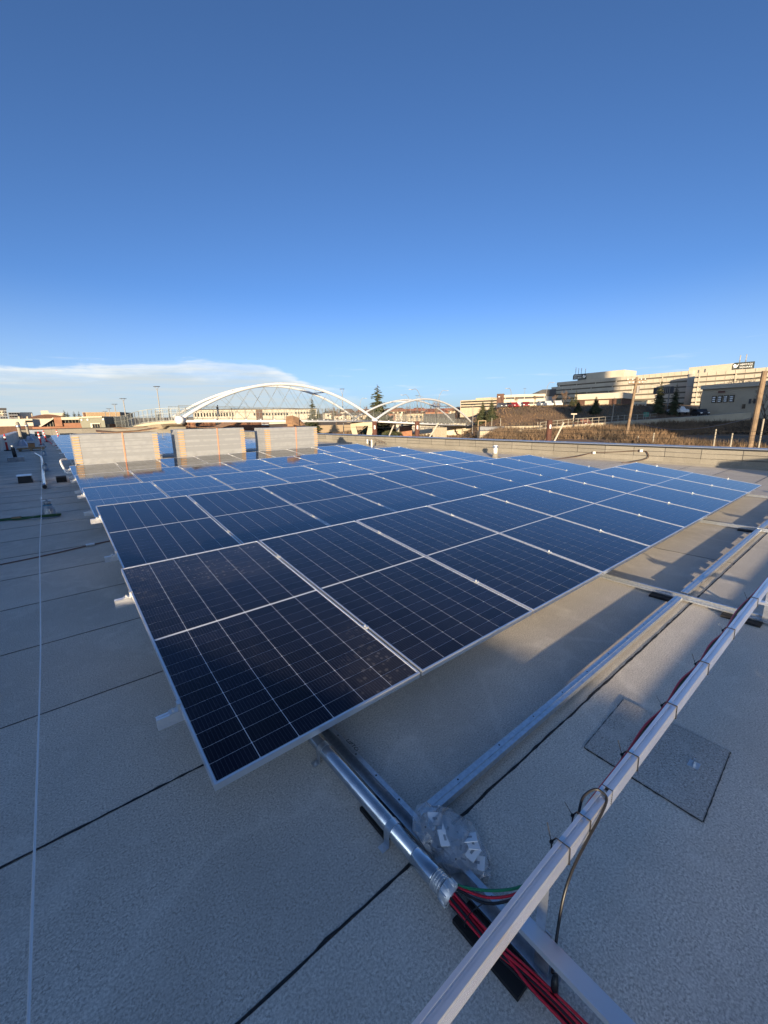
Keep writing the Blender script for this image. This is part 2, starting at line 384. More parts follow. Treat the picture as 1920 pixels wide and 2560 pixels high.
# ------------------------------------------------------------------ solar panels
def pv_material(name, dirt=False, c0=(0.0022, 0.0032, 0.0085), c1=(0.0050, 0.0075, 0.020)):
    M_ = bpy.data.materials.new(name); M_.use_nodes = True; nt = M_.node_tree; N = nt.nodes; L = nt.links
    b = N['Principled BSDF']; b.inputs['Roughness'].default_value = 0.07; b.inputs['Specular IOR Level'].default_value = 0.0; b.inputs['Roughness'].default_value = 0.07
    tc = N.new('ShaderNodeTexCoord'); sx = N.new('ShaderNodeSeparateXYZ'); L.new(tc.outputs['Object'], sx.inputs[0])
    def m(op, a, b_=None):
        n = N.new('ShaderNodeMath'); n.operation = op
        for i, v in enumerate((a, b_)):
            if v is None: continue
            if isinstance(v, (int, float)): n.inputs[i].default_value = v
            else: L.new(v, n.inputs[i])
        return n.outputs[0]
    fr = m('FRACT', m('MULTIPLY', sx.outputs[0], 1/0.0165))
    ln = m('LESS_THAN', fr, 0.085)
    mx = N.new('ShaderNodeMix'); mx.data_type = 'RGBA'; L.new(ln, mx.inputs[0]); mx.inputs[6].default_value = (*c0, 1); mx.inputs[7].default_value = (0.05, 0.055, 0.07, 1)
    g = N.new('ShaderNodeNewGeometry')
    n1 = N.new('ShaderNodeTexNoise'); n1.inputs['Scale'].default_value = 0.8; L.new(g.outputs['Position'], n1.inputs['Vector'])
    m2 = N.new('ShaderNodeMix'); m2.data_type = 'RGBA'; m2.blend_type = 'ADD'; L.new(n1.outputs[0], m2.inputs[0]); L.new(mx.outputs[2], m2.inputs[6]); m2.inputs[7].default_value = (*c1, 1)
    oi = N.new('ShaderNodeObjectInfo'); hv = N.new('ShaderNodeHueSaturation'); L.new(m2.outputs[2], hv.inputs['Color'])
    rv = N.new('ShaderNodeMapRange'); L.new(oi.outputs['Random'], rv.inputs[0]); rv.inputs[3].default_value = 0.75; rv.inputs[4].default_value = 1.3; L.new(rv.outputs[0], hv.inputs['Value'])
    col = hv.outputs['Color']
    mp = N.new('ShaderNodeMapping'); mp.inputs['Scale'].default_value = (5.0, 0.9, 1.0); L.new(g.outputs['Position'], mp.inputs['Vector'])
    ns = N.new('ShaderNodeTexNoise'); ns.inputs['Scale'].default_value = 1.4; ns.inputs['Detail'].default_value = 6; ns.inputs['Roughness'].default_value = 0.65; L.new(mp.outputs[0], ns.inputs['Vector'])
    du = N.new('ShaderNodeMapRange'); L.new(ns.outputs[0], du.inputs[0]); du.inputs[1].default_value = 0.42; du.inputs[2].default_value = 0.75; du.inputs[3].default_value = 0.0; du.inputs[3].default_value = 0.002; du.inputs[4].default_value = 0.016
    md = N.new('ShaderNodeMix'); md.data_type = 'RGBA'; L.new(du.outputs[0], md.inputs[0]); L.new(col, md.inputs[6]); md.inputs[7].default_value = (0.5, 0.48, 0.45, 1); col = md.outputs[2]
    ro = N.new('ShaderNodeMapRange'); L.new(ns.outputs[0], ro.inputs[0]); ro.inputs[1].default_value = 0.35; ro.inputs[2].default_value = 0.75; ro.inputs[3].default_value = 0.04; ro.inputs[4].default_value = 0.13; L.new(ro.outputs[0], b.inputs['Roughness'])
    if dirt:
        v = N.new('ShaderNodeTexVoronoi'); v.inputs['Scale'].default_value = 26; L.new(g.outputs['Position'], v.inputs['Vector'])
        wob = N.new('ShaderNodeTexNoise'); wob.inputs['Scale'].default_value = 26; L.new(g.outputs['Position'], wob.inputs['Vector'])
        big = N.new('ShaderNodeTexNoise'); big.inputs['Scale'].default_value = 2.2; big.inputs['Detail'].default_value = 4; L.new(g.outputs['Position'], big.inputs['Vector'])
        sp = N.new('ShaderNodeMapRange'); L.new(m('ADD', v.outputs['Distance'], m('MULTIPLY', wob.outputs[0], 0.5)), sp.inputs[0]); sp.inputs[1].default_value = 0.62; sp.inputs[2].default_value = 0.42; sp.inputs[3].default_value = 0; sp.inputs[4].default_value = 1
        sy = N.new('ShaderNodeSeparateXYZ'); L.new(g.outputs['Position'], sy.inputs[0])
        ty = N.new('ShaderNodeMapRange'); ty.interpolation_type = 'SMOOTHSTEP'; L.new(sy.outputs[1], ty.inputs[0]); ty.inputs[1].default_value = 1.50; ty.inputs[2].default_value = 1.75
        rx = N.new('ShaderNodeMapRange'); rx.interpolation_type = 'SMOOTHSTEP'; L.new(m('SUBTRACT', sy.outputs[0], m('MULTIPLY', sy.outputs[1], 0.55)), rx.inputs[0]); rx.inputs[1].default_value = 0.50; rx.inputs[2].default_value = 0.85
        low = N.new('ShaderNodeMapRange'); L.new(sy.outputs[1], low.inputs[0]); low.inputs[1].default_value = 1.1; low.inputs[2].default_value = 0.5
        sunlit_zone = m('MAXIMUM', ty.outputs[0], m('MULTIPLY', m('MULTIPLY', rx.outputs[0], low.outputs[0]), 0.8))  # dirt coloured stronger where sunlight falls on the panel, weaker in the shaded part
        patch = N.new('ShaderNodeMapRange'); L.new(big.outputs[0], patch.inputs[0]); patch.inputs[1].default_value = 0.36; patch.inputs[2].default_value = 0.60
        film = m('MULTIPLY', sunlit_zone, m('ADD', m('MULTIPLY', sp.outputs[0], 0.10), 0.045))
        film = m('ADD', m('MULTIPLY', film, m('ADD', m('MULTIPLY', patch.outputs[0], 0.8), 0.2)), m('MULTIPLY', m('MULTIPLY', sp.outputs[0], patch.outputs[0]), 0.016))
        m3 = N.new('ShaderNodeMix'); m3.data_type = 'RGBA'; L.new(film, m3.inputs[0]); L.new(col, m3.inputs[6]); m3.inputs[7].default_value = (0.40, 0.37, 0.34, 1); col = m3.outputs[2]
        rr = N.new('ShaderNodeMapRange'); L.new(film, rr.inputs[0]); rr.inputs[1].default_value = 0; rr.inputs[2].default_value = 0.2; rr.inputs[3].default_value = 0.07; rr.inputs[4].default_value = 0.45; L.new(rr.outputs[0], b.inputs['Roughness'])
    L.new(col, b.inputs['Base Color'])
    # anti-reflection glass: little mirror at steep angles, a lot at grazing ones
    gl = N.new('ShaderNodeBsdfGlossy'); ms = N.new('ShaderNodeMixShader'); lw = N.new('ShaderNodeLayerWeight'); lw.inputs[0].default_value = 0.5
    for l in list(b.inputs['Roughness'].links): L.new(l.from_socket, gl.inputs['Roughness'])
    f = m('ADD', m('MULTIPLY', m('POWER', lw.outputs['Facing'], 3.1), 1.02), 0.012)
    L.new(f, ms.inputs[0]); L.new(b.outputs[0], ms.inputs[1]); L.new(gl.outputs[0], ms.inputs[2]); L.new(ms.outputs[0], N['Material Output'].inputs['Surface'])
    return M_
M['cell'] = pv_material('silicon_cell'); M['cell_dirty'] = pv_material('silicon_cell_with_sunlit_mud', True)
M['backsheet'] = mat('backsheet_under_glass', (0.66, 0.69, 0.74), 0.08); M['backsheet'].node_tree.nodes['Principled BSDF'].inputs['IOR'].default_value = 1.40
PW, PL, PH = 1.134, 2.278, 0.035
GX, GY, CX, CY, MID = 0.0032, 0.0020, 0.182, 0.091, 0.018
def cell_centres():
    mx = (PW-6*CX-5*GX)/2; my = (PL-24*CY-22*GY-MID)/2
    for r in range(24):
        y = my+CY/2+r*(CY+GY)+(MID-GY if r >= 12 else 0)
        for c in range(6): yield mx+CX/2+c*(CX+GX), y
_m = MB(); h = (CX/2, CY/2); c_ = 0.004
_m.prism([(-h[0]+c_, -h[1], 0), (h[0]-c_, -h[1], 0), (h[0], -h[1]+c_, 0), (h[0], h[1], 0), (-h[0], h[1], 0), (-h[0], -h[1]+c_, 0)], (0, 0, 0.0006))
ME_CELL = _m.mesh('cell'); ME_CELL.materials.append(M['cell'])
ME_CELLD = ME_CELL.copy(); ME_CELLD.materials[0] = M['cell_dirty']
_m = MB()
for x, y in cell_centres():
    _m.add([(x-CX/2, y-CY/2, -0.0034), (x+CX/2, y-CY/2, -0.0034), (x+CX/2, y+CY/2, -0.0034), (x-CX/2, y+CY/2, -0.0034)], [(0,1,2,3)])
ME_GRID = _m.mesh('cells'); ME_GRID.materials.append(M['cell'])
ME_BACK = MB().box(0.009, PW-0.009, 0.009, PL-0.009, -0.009, -0.004).mesh('backsheet'); ME_BACK.materials.append(M['backsheet'])
def frame_mesh():
    mb = MB(); w = 0.009
    def ring(x0, x1, y0, y1, z0, z1, t):
        mb.box(x0, x1, y0, y0+t, z0, z1); mb.box(x0, x1, y1-t, y1, z0, z1); mb.box(x0, x0+t, y0+t, y1-t, z0, z1); mb.box(x1-t, x1, y0+t, y1-t, z0, z1)
    ring(0, PW, 0, PL, -0.0345, 0.0, 0.0022)               # outer web
    ring(0.0022, PW-0.0022, 0.0022, PL-0.0022, -0.0036, -0.0004, w-0.0022)   # lip over the glass
    ring(0.0022, PW-0.0022, 0.0022, PL-0.0022, -0.0340, -0.0325, 0.026)      # bottom flange
    return mb.mesh('frame')
ME_FRAME = frame_mesh(); ME_FRAME.materials.append(M['frame'])
def child(name, me, parent, loc=(0,0,0)):
    o = bpy.data.objects.new(name, me); COL.objects.link(o); o.parent = parent; o.location = loc; return o
def panel(org, ydir, xdir, label, group, cells=0, dirty=False):
    """cells: 2 = every cell an object, 1 = one grid mesh"""
    e = thing('solar_panel', label, 'solar panel', org, group)
    x = Vector(xdir).normalized(); z = x.cross(Vector(ydir)).normalized(); y = z.cross(x)
    e.matrix_world = Matrix(((x.x, y.x, z.x, org[0]), (x.y, y.y, z.y, org[1]), (x.z, y.z, z.z, org[2]), (0,0,0,1)))
    child('frame', ME_FRAME, e); child('backsheet', ME_BACK, e)
    if cells == 2:
        for cx, cy in cell_centres(): child('cell', ME_CELLD if dirty else ME_CELL, e, (cx, cy, -0.0040))
    else: tag(child('cells', ME_GRID, e), kind='stuff')
    return e
# row: front y, x of the left edge, heights front/back at left end and right end (top of frame above the roof)
ROWS = [(0.0, 0.0, 0.25, 0.520, 0.25, 0.535), (2.85, 0.075, 0.31, 0.580, 0.28, 0.545), (5.70, 0.08, 0.325, 0.475, 0.31, 0.54),
        (8.55, 0.10, 0.30, 0.445, 0.31, 0.55), (11.40, 0.115, 0.31, 0.445, 0.31, 0.55)]
ORD = ['first', 'second', 'third', 'fourth', 'fifth', 'sixth', 'seventh', 'eighth', 'ninth']
ROWN = ['the nearest row', 'the second row', 'the third row', 'the fourth row', 'the row before the stacks']
NP, PITCHX = 9, 1.154
def row_z(r, x, v):
    y0, x0, fl, bl, fr, br = ROWS[r]; t = (x-x0)/(NP*PITCHX)
    f = fl+(fr-fl)*t; b = bl+(br-bl)*t; return f+(b-f)*v
for r, (y0, x0, fl, bl, fr, br) in enumerate(ROWS):
    for k in range(NP):
        xa = x0+k*PITCHX; xm = xa+PW/2
        zf, zb = row_z(r, xm, 0), row_z(r, xm, 1); zl = (row_z(r, xa, 0), row_z(r, xa+PW, 0))
        ylen = math.sqrt(max(0.1, PL**2-(zb-zf)**2))
        if r == 0 and k == 0: lab = 'mud-spotted solar panel at the near left corner of the array'
        else: lab = 'dark blue solar panel, %s from the left in %s' % (ORD[k], ROWN[r])
        panel((xa, y0, zl[0]), (0, ylen, zb-zf), (PW, 0, zl[1]-zl[0]), lab, 'solar panels of the front array', 2 if r < 2 else 1, r == 0 and k == 0)

# ------------------------------------------------------------------ racking
def rail_mesh(x0, x1, y, zt, W_=0.034, H_=0.058):
    """extruded rail: two top lips with a slot, ribbed sides"""
    mb = MB(); prof = [(-W_/2, zt-H_), (W_/2, zt-H_)]
    ribs = 5
    for k in range(ribs):
        za = zt-H_+0.005+k*0.009; prof += [(W_/2, za), (W_/2-0.0022, za+0.001), (W_/2-0.0022, za+0.0050), (W_/2, za+0.006)]
    prof += [(W_/2, zt), (0.0060, zt), (0.0060, zt-0.010), (-0.0060, zt-0.010), (-0.0060, zt), (-W_/2, zt)]
    for k in reversed(range(ribs)):
        za = zt-H_+0.005+k*0.009; prof += [(-W_/2, za+0.006), (-W_/2+0.0022, za+0.0050), (-W_/2+0.0022, za+0.001), (-W_/2, za)]
    n = len(prof); V = [(x0, y-a, b) for a, b in prof]+[(x1, y-a, b) for a, b in prof]
    mb.add(V, [tuple(range(n)), tuple(range(n, 2*n))[::-1]]+[(i, n+i, n+(i+1) % n, (i+1) % n) for i in range(n)])
    return mb
def bolt_head(mb, c, r=0.007, hh=0.008):
    mb.lathe([(0.011, 0), (0.011, 0.0015), (r, 0.0016), (r, hh), (r*0.6, hh+0.001), (r*0.6, hh+0.006)], c, 6); return mb
def slope_rail(r, v, label):
    y0, x0, fl, bl, fr, br = ROWS[r]; y = y0+v*2.262
    t = thing('mounting_rail', label, 'rail', (x0, y, 0), 'mounting rails under the front array')
    zl, zr = row_z(r, x0, v)-PH-0.002, row_z(r, x0+NP*PITCHX, v)-PH-0.002
    mb = rail_mesh(x0-0.105, x0+NP*PITCHX+0.03, y, 0)
    xs, xe = x0, x0+NP*PITCHX
    mb.v = [(a, b, c+zl+(zr-zl)*(a-xs)/(xe-xs)) for a, b, c in mb.v]
    mb.build('rail', M['alu'], t)
    for k in range(NP+1):
        x = x0+k*PITCHX-0.010 if k else x0-0.020
        z = row_z(r, x, v); mb = MB()
        if k == 0:
            mb.box(x-0.028, x+0.019, y-0.02, y+0.02, zl+0.001, zl+0.006); mb.box(x+0.010, x+0.0185, y-0.02, y+0.02, zl+0.006, z+0.003); mb.box(x+0.0105, x+0.029, y-0.02, y+0.02, z+0.0005, z+0.004)
            bolt_head(mb, (x-0.012, y, zl+0.006))
        elif k < NP:
            mb.box(x-0.018, x+0.018, y-0.018, y+0.018, z+0.0006, z+0.0040); mb.box(x-0.007, x+0.007, y-0.018, y+0.018, z-0.03, z)
            bolt_head(mb, (x, y, z+0.0040), 0.006, 0.007)
        else:
            mb.box(x-0.01, x+0.028, y-0.02, y+0.02, z-0.03, z+0.003); bolt_head(mb, (x+0.012, y, z+0.003))
        mb.build('panel_clamp', M['bolt'], t)
for r in range(5):
    slope_rail(r, 0.235, 'aluminium rail under the front edge of %s' % ROWN[r])
    slope_rail(r, 0.81, 'aluminium rail under the back edge of %s' % ROWN[r])

# bare rails of the next row, still without panels, beside the camera
def bare_rail(y, zt, label, x0=-0.6, x1=10.5):
    t = thing('mounting_rail', label, 'rail', (x0, y, 0)); rail_mesh(x0, x1, y, zt).build('rail', M['alu'], t); return t
RAILY, RAILZ = -1.062, 0.425
near_rail = bare_rail(RAILY, RAILZ, 'bare aluminium rail with cables tied along it, running out of the foreground')
bare_rail(-2.36, 0.275, 'bare front rail of the unfinished row, beside the photographer')
# splice seam on the near rail
sp = MB(); sp.box(0.985, 0.988, RAILY-0.0178, RAILY+0.0178, RAILZ-0.0575, RAILZ+0.0008); sp.build('splice_joint', M['darkmetal'], near_rail)
bolt_head(MB(), (0.96, RAILY, RAILZ-0.01)).build('splice_bolt', M['bolt'], near_rail)

def base_channel(xs, label, y0, y1, pads, last=False):
    """low galvanised channel across the rows, on rubber pads, with legs up to every rail"""
    t = thing('base_channel', label, 'racking channel', (xs, y0, 0), 'base channels under the array')
    w = 0.056; zb = 0.020
    c = MB(); c.box(xs-w/2, xs+w/2, y0, y1, zb, zb+0.0025)
    c.box(xs+w/2-0.0025, xs+w/2, y0, y1, zb+0.0026, zb+0.040); c.box(xs-w/2, xs-w/2+0.0025, y0, y1, zb+0.0026, zb+0.012)
    c.box(xs+w/2-0.022, xs+w/2-0.0026, y0, y1, zb+0.037, zb+0.040)
    c.build('channel', M['galv'], t)
    for (a, b) in pads:
        MB().box(xs-0.115, xs+0.03, a, b, 0.0015, zb-0.0005).build('rubber_pad', M['rubber'], t)
    sl = MB()
    for k in range(int((y1-y0)/0.16)):
        y = y0+0.09+k*0.16; sl.lathe([(0.0045, 0), (0.0045, 0.0006)], (xs+w/2-0.012, y, zb+0.0403), 8)
    sl.build('bolt_holes', M['darkmetal'], t)
    for r in range(-1, 5):
        yo = ROWS[r][0] if r >= 0 else -2.885
        if r < 0: zf, zb_ = 0.275, 0.425; yf, yb = -2.36, -1.062
        else:
            yf, yb = yo+0.235*2.262, yo+0.81*2.262
            zf, zb_ = row_z(r, xs, 0.235)-PH-0.062, row_z(r, xs, 0.81)-PH-0.062
        if r < 0: zf -= 0.060; zb_ -= 0.060
        if yf > y1 and r > 0: continue
        L_ = MB(); L_.bar((xs-0.005, yf-0.06, zf-0.016-0.02), (xs-0.005, yb+0.05, zb_-0.016-0.001), 0.040, 0.022)
        if r < 0: L_ = MB().bar((xs-0.043, -2.42, 0.186), (xs-0.043, -1.0, 0.186), 0.048, 0.020)
        L_.build('tilt_beam', M['alu' if r < 0 else 'galv'], t)
        lg = MB()
        if r < 0: lg.bar((xs-0.015, yb-0.01, 0.03), (xs-0.015, yb-0.01, 0.20), 0.004, 0.045, (0, 1, 0)); lg.bar((xs-0.02, yb, 0.197), (xs-0.02, yb, zb_-0.001), 0.004, 0.028, (0, 1, 0))
        else: lg.bar((xs+0.02, yb-0.02, 0.03), (xs+0.02, yb-0.02, zb_-0.03), 0.004, 0.07, (0, 1, 0))
        
        if r >= 0: lg.bar((xs+0.03, yb-0.32, 0.03), (xs+0.03, yb-0.05, zb_-0.05), 0.03, 0.004, (0, 0, 1))
        lg.build('back_leg', M['galv'], t)
        lg = MB(); lg.bar((xs+0.02, yf+0.02, 0.03), (xs+0.02, yf+0.02, zf-0.02), 0.004, 0.06, (0, 1, 0)); lg.build('front_leg', M['galv'], t)
    return t
CHX = [0.615, 3.92, 7.25, 10.3]
CHN = ['beside the conduit at the near corner', 'crossing the sunlit strip of roof', 'third along, reaching out past the panels', 'at the far right end of the rows']
for x, nme in zip(CHX, CHN):
    base_channel(x, 'galvanised base channel on rubber pads, %s' % nme, -1.12, 13.6, [(-1.06, -0.81), (-0.46, -0.28), (0.9, 1.3), (2.6, 3.0), (5.2, 5.6), (8.1, 8.5), (11.0, 11.4)])

# low notched cross rail lying along the roof
def cross_rail():
    t = thing('cross_rail', 'low galvanised cross rail lying on the roof between the panels and the bare rail', 'rail', (0.66, -0.5, 0))
    y0, y1 = -0.527, -0.473
    for a, b in zip([0.66, 3.99, 7.32], [3.85, 7.18, 10.2]):
        mb = MB(); mb.box(a, b, y0, y1, 0.058, 0.061); mb.box(a, b, y0, y0+0.0025, 0.030, 0.0579); mb.box(a, b, y0+0.024, y0+0.027, 0.0611, 0.064)
        x = a+0.02; k = 0
        while x < b-0.2:                     # far flange in lengths with gaps at the foot
            gp_ = random.Random(k*7+int(a*10)).uniform(0.05, 0.5); mb.box(x, x+gp_, y1-0.0025, y1, 0.010 if (k % 2 or a < 1) else 0.018, 0.0579); x += gp_+(0.0 if a < 1 and x < 3.2 else 0.012); k += 1
        mb.build('rail', M['galv'], t)
    nt = MB()
    for k in range(30):
        x = 0.9+k*0.31
        if x > 10: break
        nt.lathe([(0.0045, 0), (0.0045, 0.0005)], (x, -0.487, 0.0612), 8)
    nt.build('bolt_holes', M['darkmetal'], t)
cross_rail()

# conduit with coupling, strap and bushing
def conduit():
    t = thing('metal_conduit', 'fat shiny zinc conduit coming out from under the nearest panel', 'conduit', (0.52, -0.8, 0))
    cx, cz, r = 0.528, 0.058, 0.031
    MB().tube([(cx, 1.6, cz), (cx, 0.6, cz), (cx, -0.70, cz)], r, 24).build('pipe', M['emt'], t, True)
    MB().tube([(cx, -0.60, cz), (cx, -0.604, cz), (cx, -0.70, cz), (cx, -0.705, cz)], [r, r+0.003, r+0.003, r], 24).build('coupling', M['emt'], t, True)
    mb = MB()
    for k in range(8): mb.tube([(cx, -0.708-k*0.005, cz), (cx, -0.7105-k*0.005, cz)], r+0.0045-(k % 2)*0.002, 24)
    mb.tube([(cx, -0.75, cz), (cx, -0.785, cz), (cx, -0.786, cz), (cx, -0.755, cz)], [r+0.006, r+0.006, r-0.002, r-0.002], 24, False)
    for k in range(10):
        a = 2*math.pi*k/10; mb.bar((cx+(r+0.006)*math.cos(a), -0.752, cz+(r+0.006)*math.sin(a)), (cx+(r+0.006)*math.cos(a), -0.78, cz+(r+0.006)*math.sin(a)), 0.006, 0.006)
    b = mb.build('bushing', M['bolt'], t, True)
    for sy in (-0.47, 0.06):
        s = MB(); n = 14
        arc = [(cx+(r+0.0022)*math.cos(math.pi*k/n), cz+(r+0.0022)*math.sin(math.pi*k/n)) for k in range(n+1)]
        for (a, za), (c, zc) in zip(arc, arc[1:]): s.bar((a, sy, za), (c, sy, zc), 0.032, 0.0025, ((a+c)/2-cx, 0, (za+zc)/2-cz))
        s.box(cx-r-0.004, cx-r-0.0015, sy-0.016, sy+0.016, 0.004, cz); s.box(cx-r-0.036, cx-r-0.0015, sy-0.016, sy+0.016, 0.0035, 0.006)
        s.box(cx+r+0.0015, cx+r+0.004, sy-0.016, sy+0.016, 0.03, cz); bolt_head(s, (cx-r-0.02, sy, 0.006)); s.build('pipe_strap', M['galv'], t)
    MB().box(cx-0.022, cx-0.014, 0.0, 0.004, 0.0, 0.03)
conduit()

# cables
def cable(pts, r, m, name, parent, k=8, n=8): return MB().tube(catmull(pts, k), r, n).build(name, m, parent, True)
bun = thing('cable_bundle', 'bundle of red and black cables leaving the conduit end and running under the rail', 'cables', (0.53, -0.8, 0))
rnd = random.Random(11)
for k in range(12):
    a = 2*math.pi*k/12+0.2; rr = 0.009 if k % 3 == 0 else 0.018
    sx, sz = rr*math.cos(a), rr*math.sin(a); c = M['red'] if k in (0, 2, 3, 5, 8, 10) else M['black']
    ex = rnd.uniform(-0.022, 0.03)
    cable([(0.528+sx, -0.74, 0.058+sz), (0.528+sx, -0.83, 0.056+sz*0.9), (0.532+sx*0.9+ex*0.3, -0.95, 0.046+abs(sz)*0.7), (0.545+ex*0.8, -1.08, 0.040+abs(sz)*0.9),
           (0.555+ex, -1.22, 0.036+abs(sz)), (0.55+ex*1.5+0.01*math.sin(k), -1.40, 0.02+abs(sz)), (0.56+ex*1.6, -1.7, 0.012+abs(sz)), (0.6+ex, -2.2, 0.010+abs(sz))], 0.0042, c, 'cable', bun)
for y, xx in ((-0.86, 0.531), (-1.30, 0.553)):
    mb = MB(); mb.tube([(xx+0.030*math.cos(q*math.pi/6), y, 0.052+0.026*math.sin(q*math.pi/6)) for q in range(13)], 0.0018, 6); mb.bar((xx+0.01, y, 0.076), (xx+0.035, y-0.02, 0.105), 0.003, 0.0015); mb.build('cable_tie', M['black'], bun)
# loops rising to the bare rail
top = RAILZ
def loop(name, m, label, x1, dz, r, sx, sag):
    y_r = RAILY+0.025
    P = [(0.54+sx, -0.75, 0.075), (0.56+sx, -0.80, 0.078+sag*0.2), (0.60+sx*2, -0.885, 0.10+sag), (0.66+sx, -0.965, 0.17+sag), (0.73, -1.005, 0.26+sag*0.6), (0.80, y_r, 0.34+dz), (0.90, y_r, 0.382+dz), (1.00, y_r, 0.388+dz)]
    far = [(1.2, y_r, 0.392+dz), (1.42, y_r+0.008, 0.400+dz), (1.62, y_r, 0.392+dz), (1.86, y_r+0.010, 0.402+dz), (2.10, y_r, 0.392+dz), (2.36, y_r+0.010, 0.402+dz), (2.62, y_r, 0.392+dz), (3.0, y_r+0.014, 0.398+dz), (3.6, y_r, 0.39+dz), (4.6, y_r+0.006, 0.386+dz), (6.5, y_r, 0.388+dz), (9.5, y_r, 0.388+dz)]
    o = MB().tube(catmull(P+far, 7), r, 8).build(name, m, None, True, P[0]); return tag(o, label, 'cable')
loop('earth_cable', M['green'], 'green earth cable looping from the conduit up to the bare rail', 1.0, -0.012, 0.0045, 0.012, 0.012)
loop('cable', M['red'], 'single red cable looping from the conduit and along the bare rail', 1.0, 0.012, 0.0043, 0.004, -0.004)
loop('cable', M['black'], 'black cable hanging lowest from the conduit to the bare rail', 1.0, 0.001, 0.0043, -0.004, -0.014)
def tie(x, tail=1):
    t = MB(); w = 0.0185; y = RAILY; a, b = RAILZ+0.0018, RAILZ-0.060
    P = [(x, y+w+0.016, 0.405), (x+0.002, y+w+0.004, a), (x+0.004, y-w, a), (x+0.006, y-w-0.0015, b), (x+0.004, y+w, b-0.001), (x+0.002, y+w+0.016, 0.365)]
    P = P+[P[0]]
    for p, q in zip(P, P[1:]): t.bar(p, q, 0.0042, 0.0016, (0.9, 0.2, 0.3))
    t.box(x-0.004, x+0.004, y+w+0.012, y+w+0.021, 0.398, 0.406)
    t.bar((x, y+w+0.018, 0.404), (x-0.012*tail, y+w+0.040, 0.445), 0.0025, 0.0011)
    o = t.build('cable_tie', M['black'], near_rail)
for k, x in enumerate((0.69, 0.82, 1.20, 1.62, 2.10, 2.62, 3.25, 4.1, 5.0)): tie(x, 1 if k % 2 else -1)
lp = tag(MB().tube(catmull([(0.84, RAILY+0.026, 0.40), (0.89, RAILY+0.036, 0.425), (0.935, RAILY+0.020, 0.438), (0.945, RAILY-0.004, 0.434), (0.935, RAILY-0.019, 0.425), (0.88, RAILY-0.024, 0.405), (0.80, RAILY-0.026, 0.385), (0.70, RAILY-0.030, 0.355), (0.64, RAILY-0.036, 0.30), (0.60, RAILY-0.045, 0.18), (0.585, RAILY-0.05, 0.095)], 8), 0.0043, 8).build('cable', M['black'], None, True, (0.86, RAILY, 0.4)),
         'black cable bent over the bare rail in a loop and hanging down its side', 'cable')
MB().tube([(0.585, RAILY-0.060, 0.10), (0.580, RAILY-0.062, 0.075), (0.575, RAILY-0.066, 0.035), (0.574, RAILY-0.067, 0.015)], [0.007, 0.0105, 0.0105, 0.006], 10).build('connector', M['black'], lp, True)

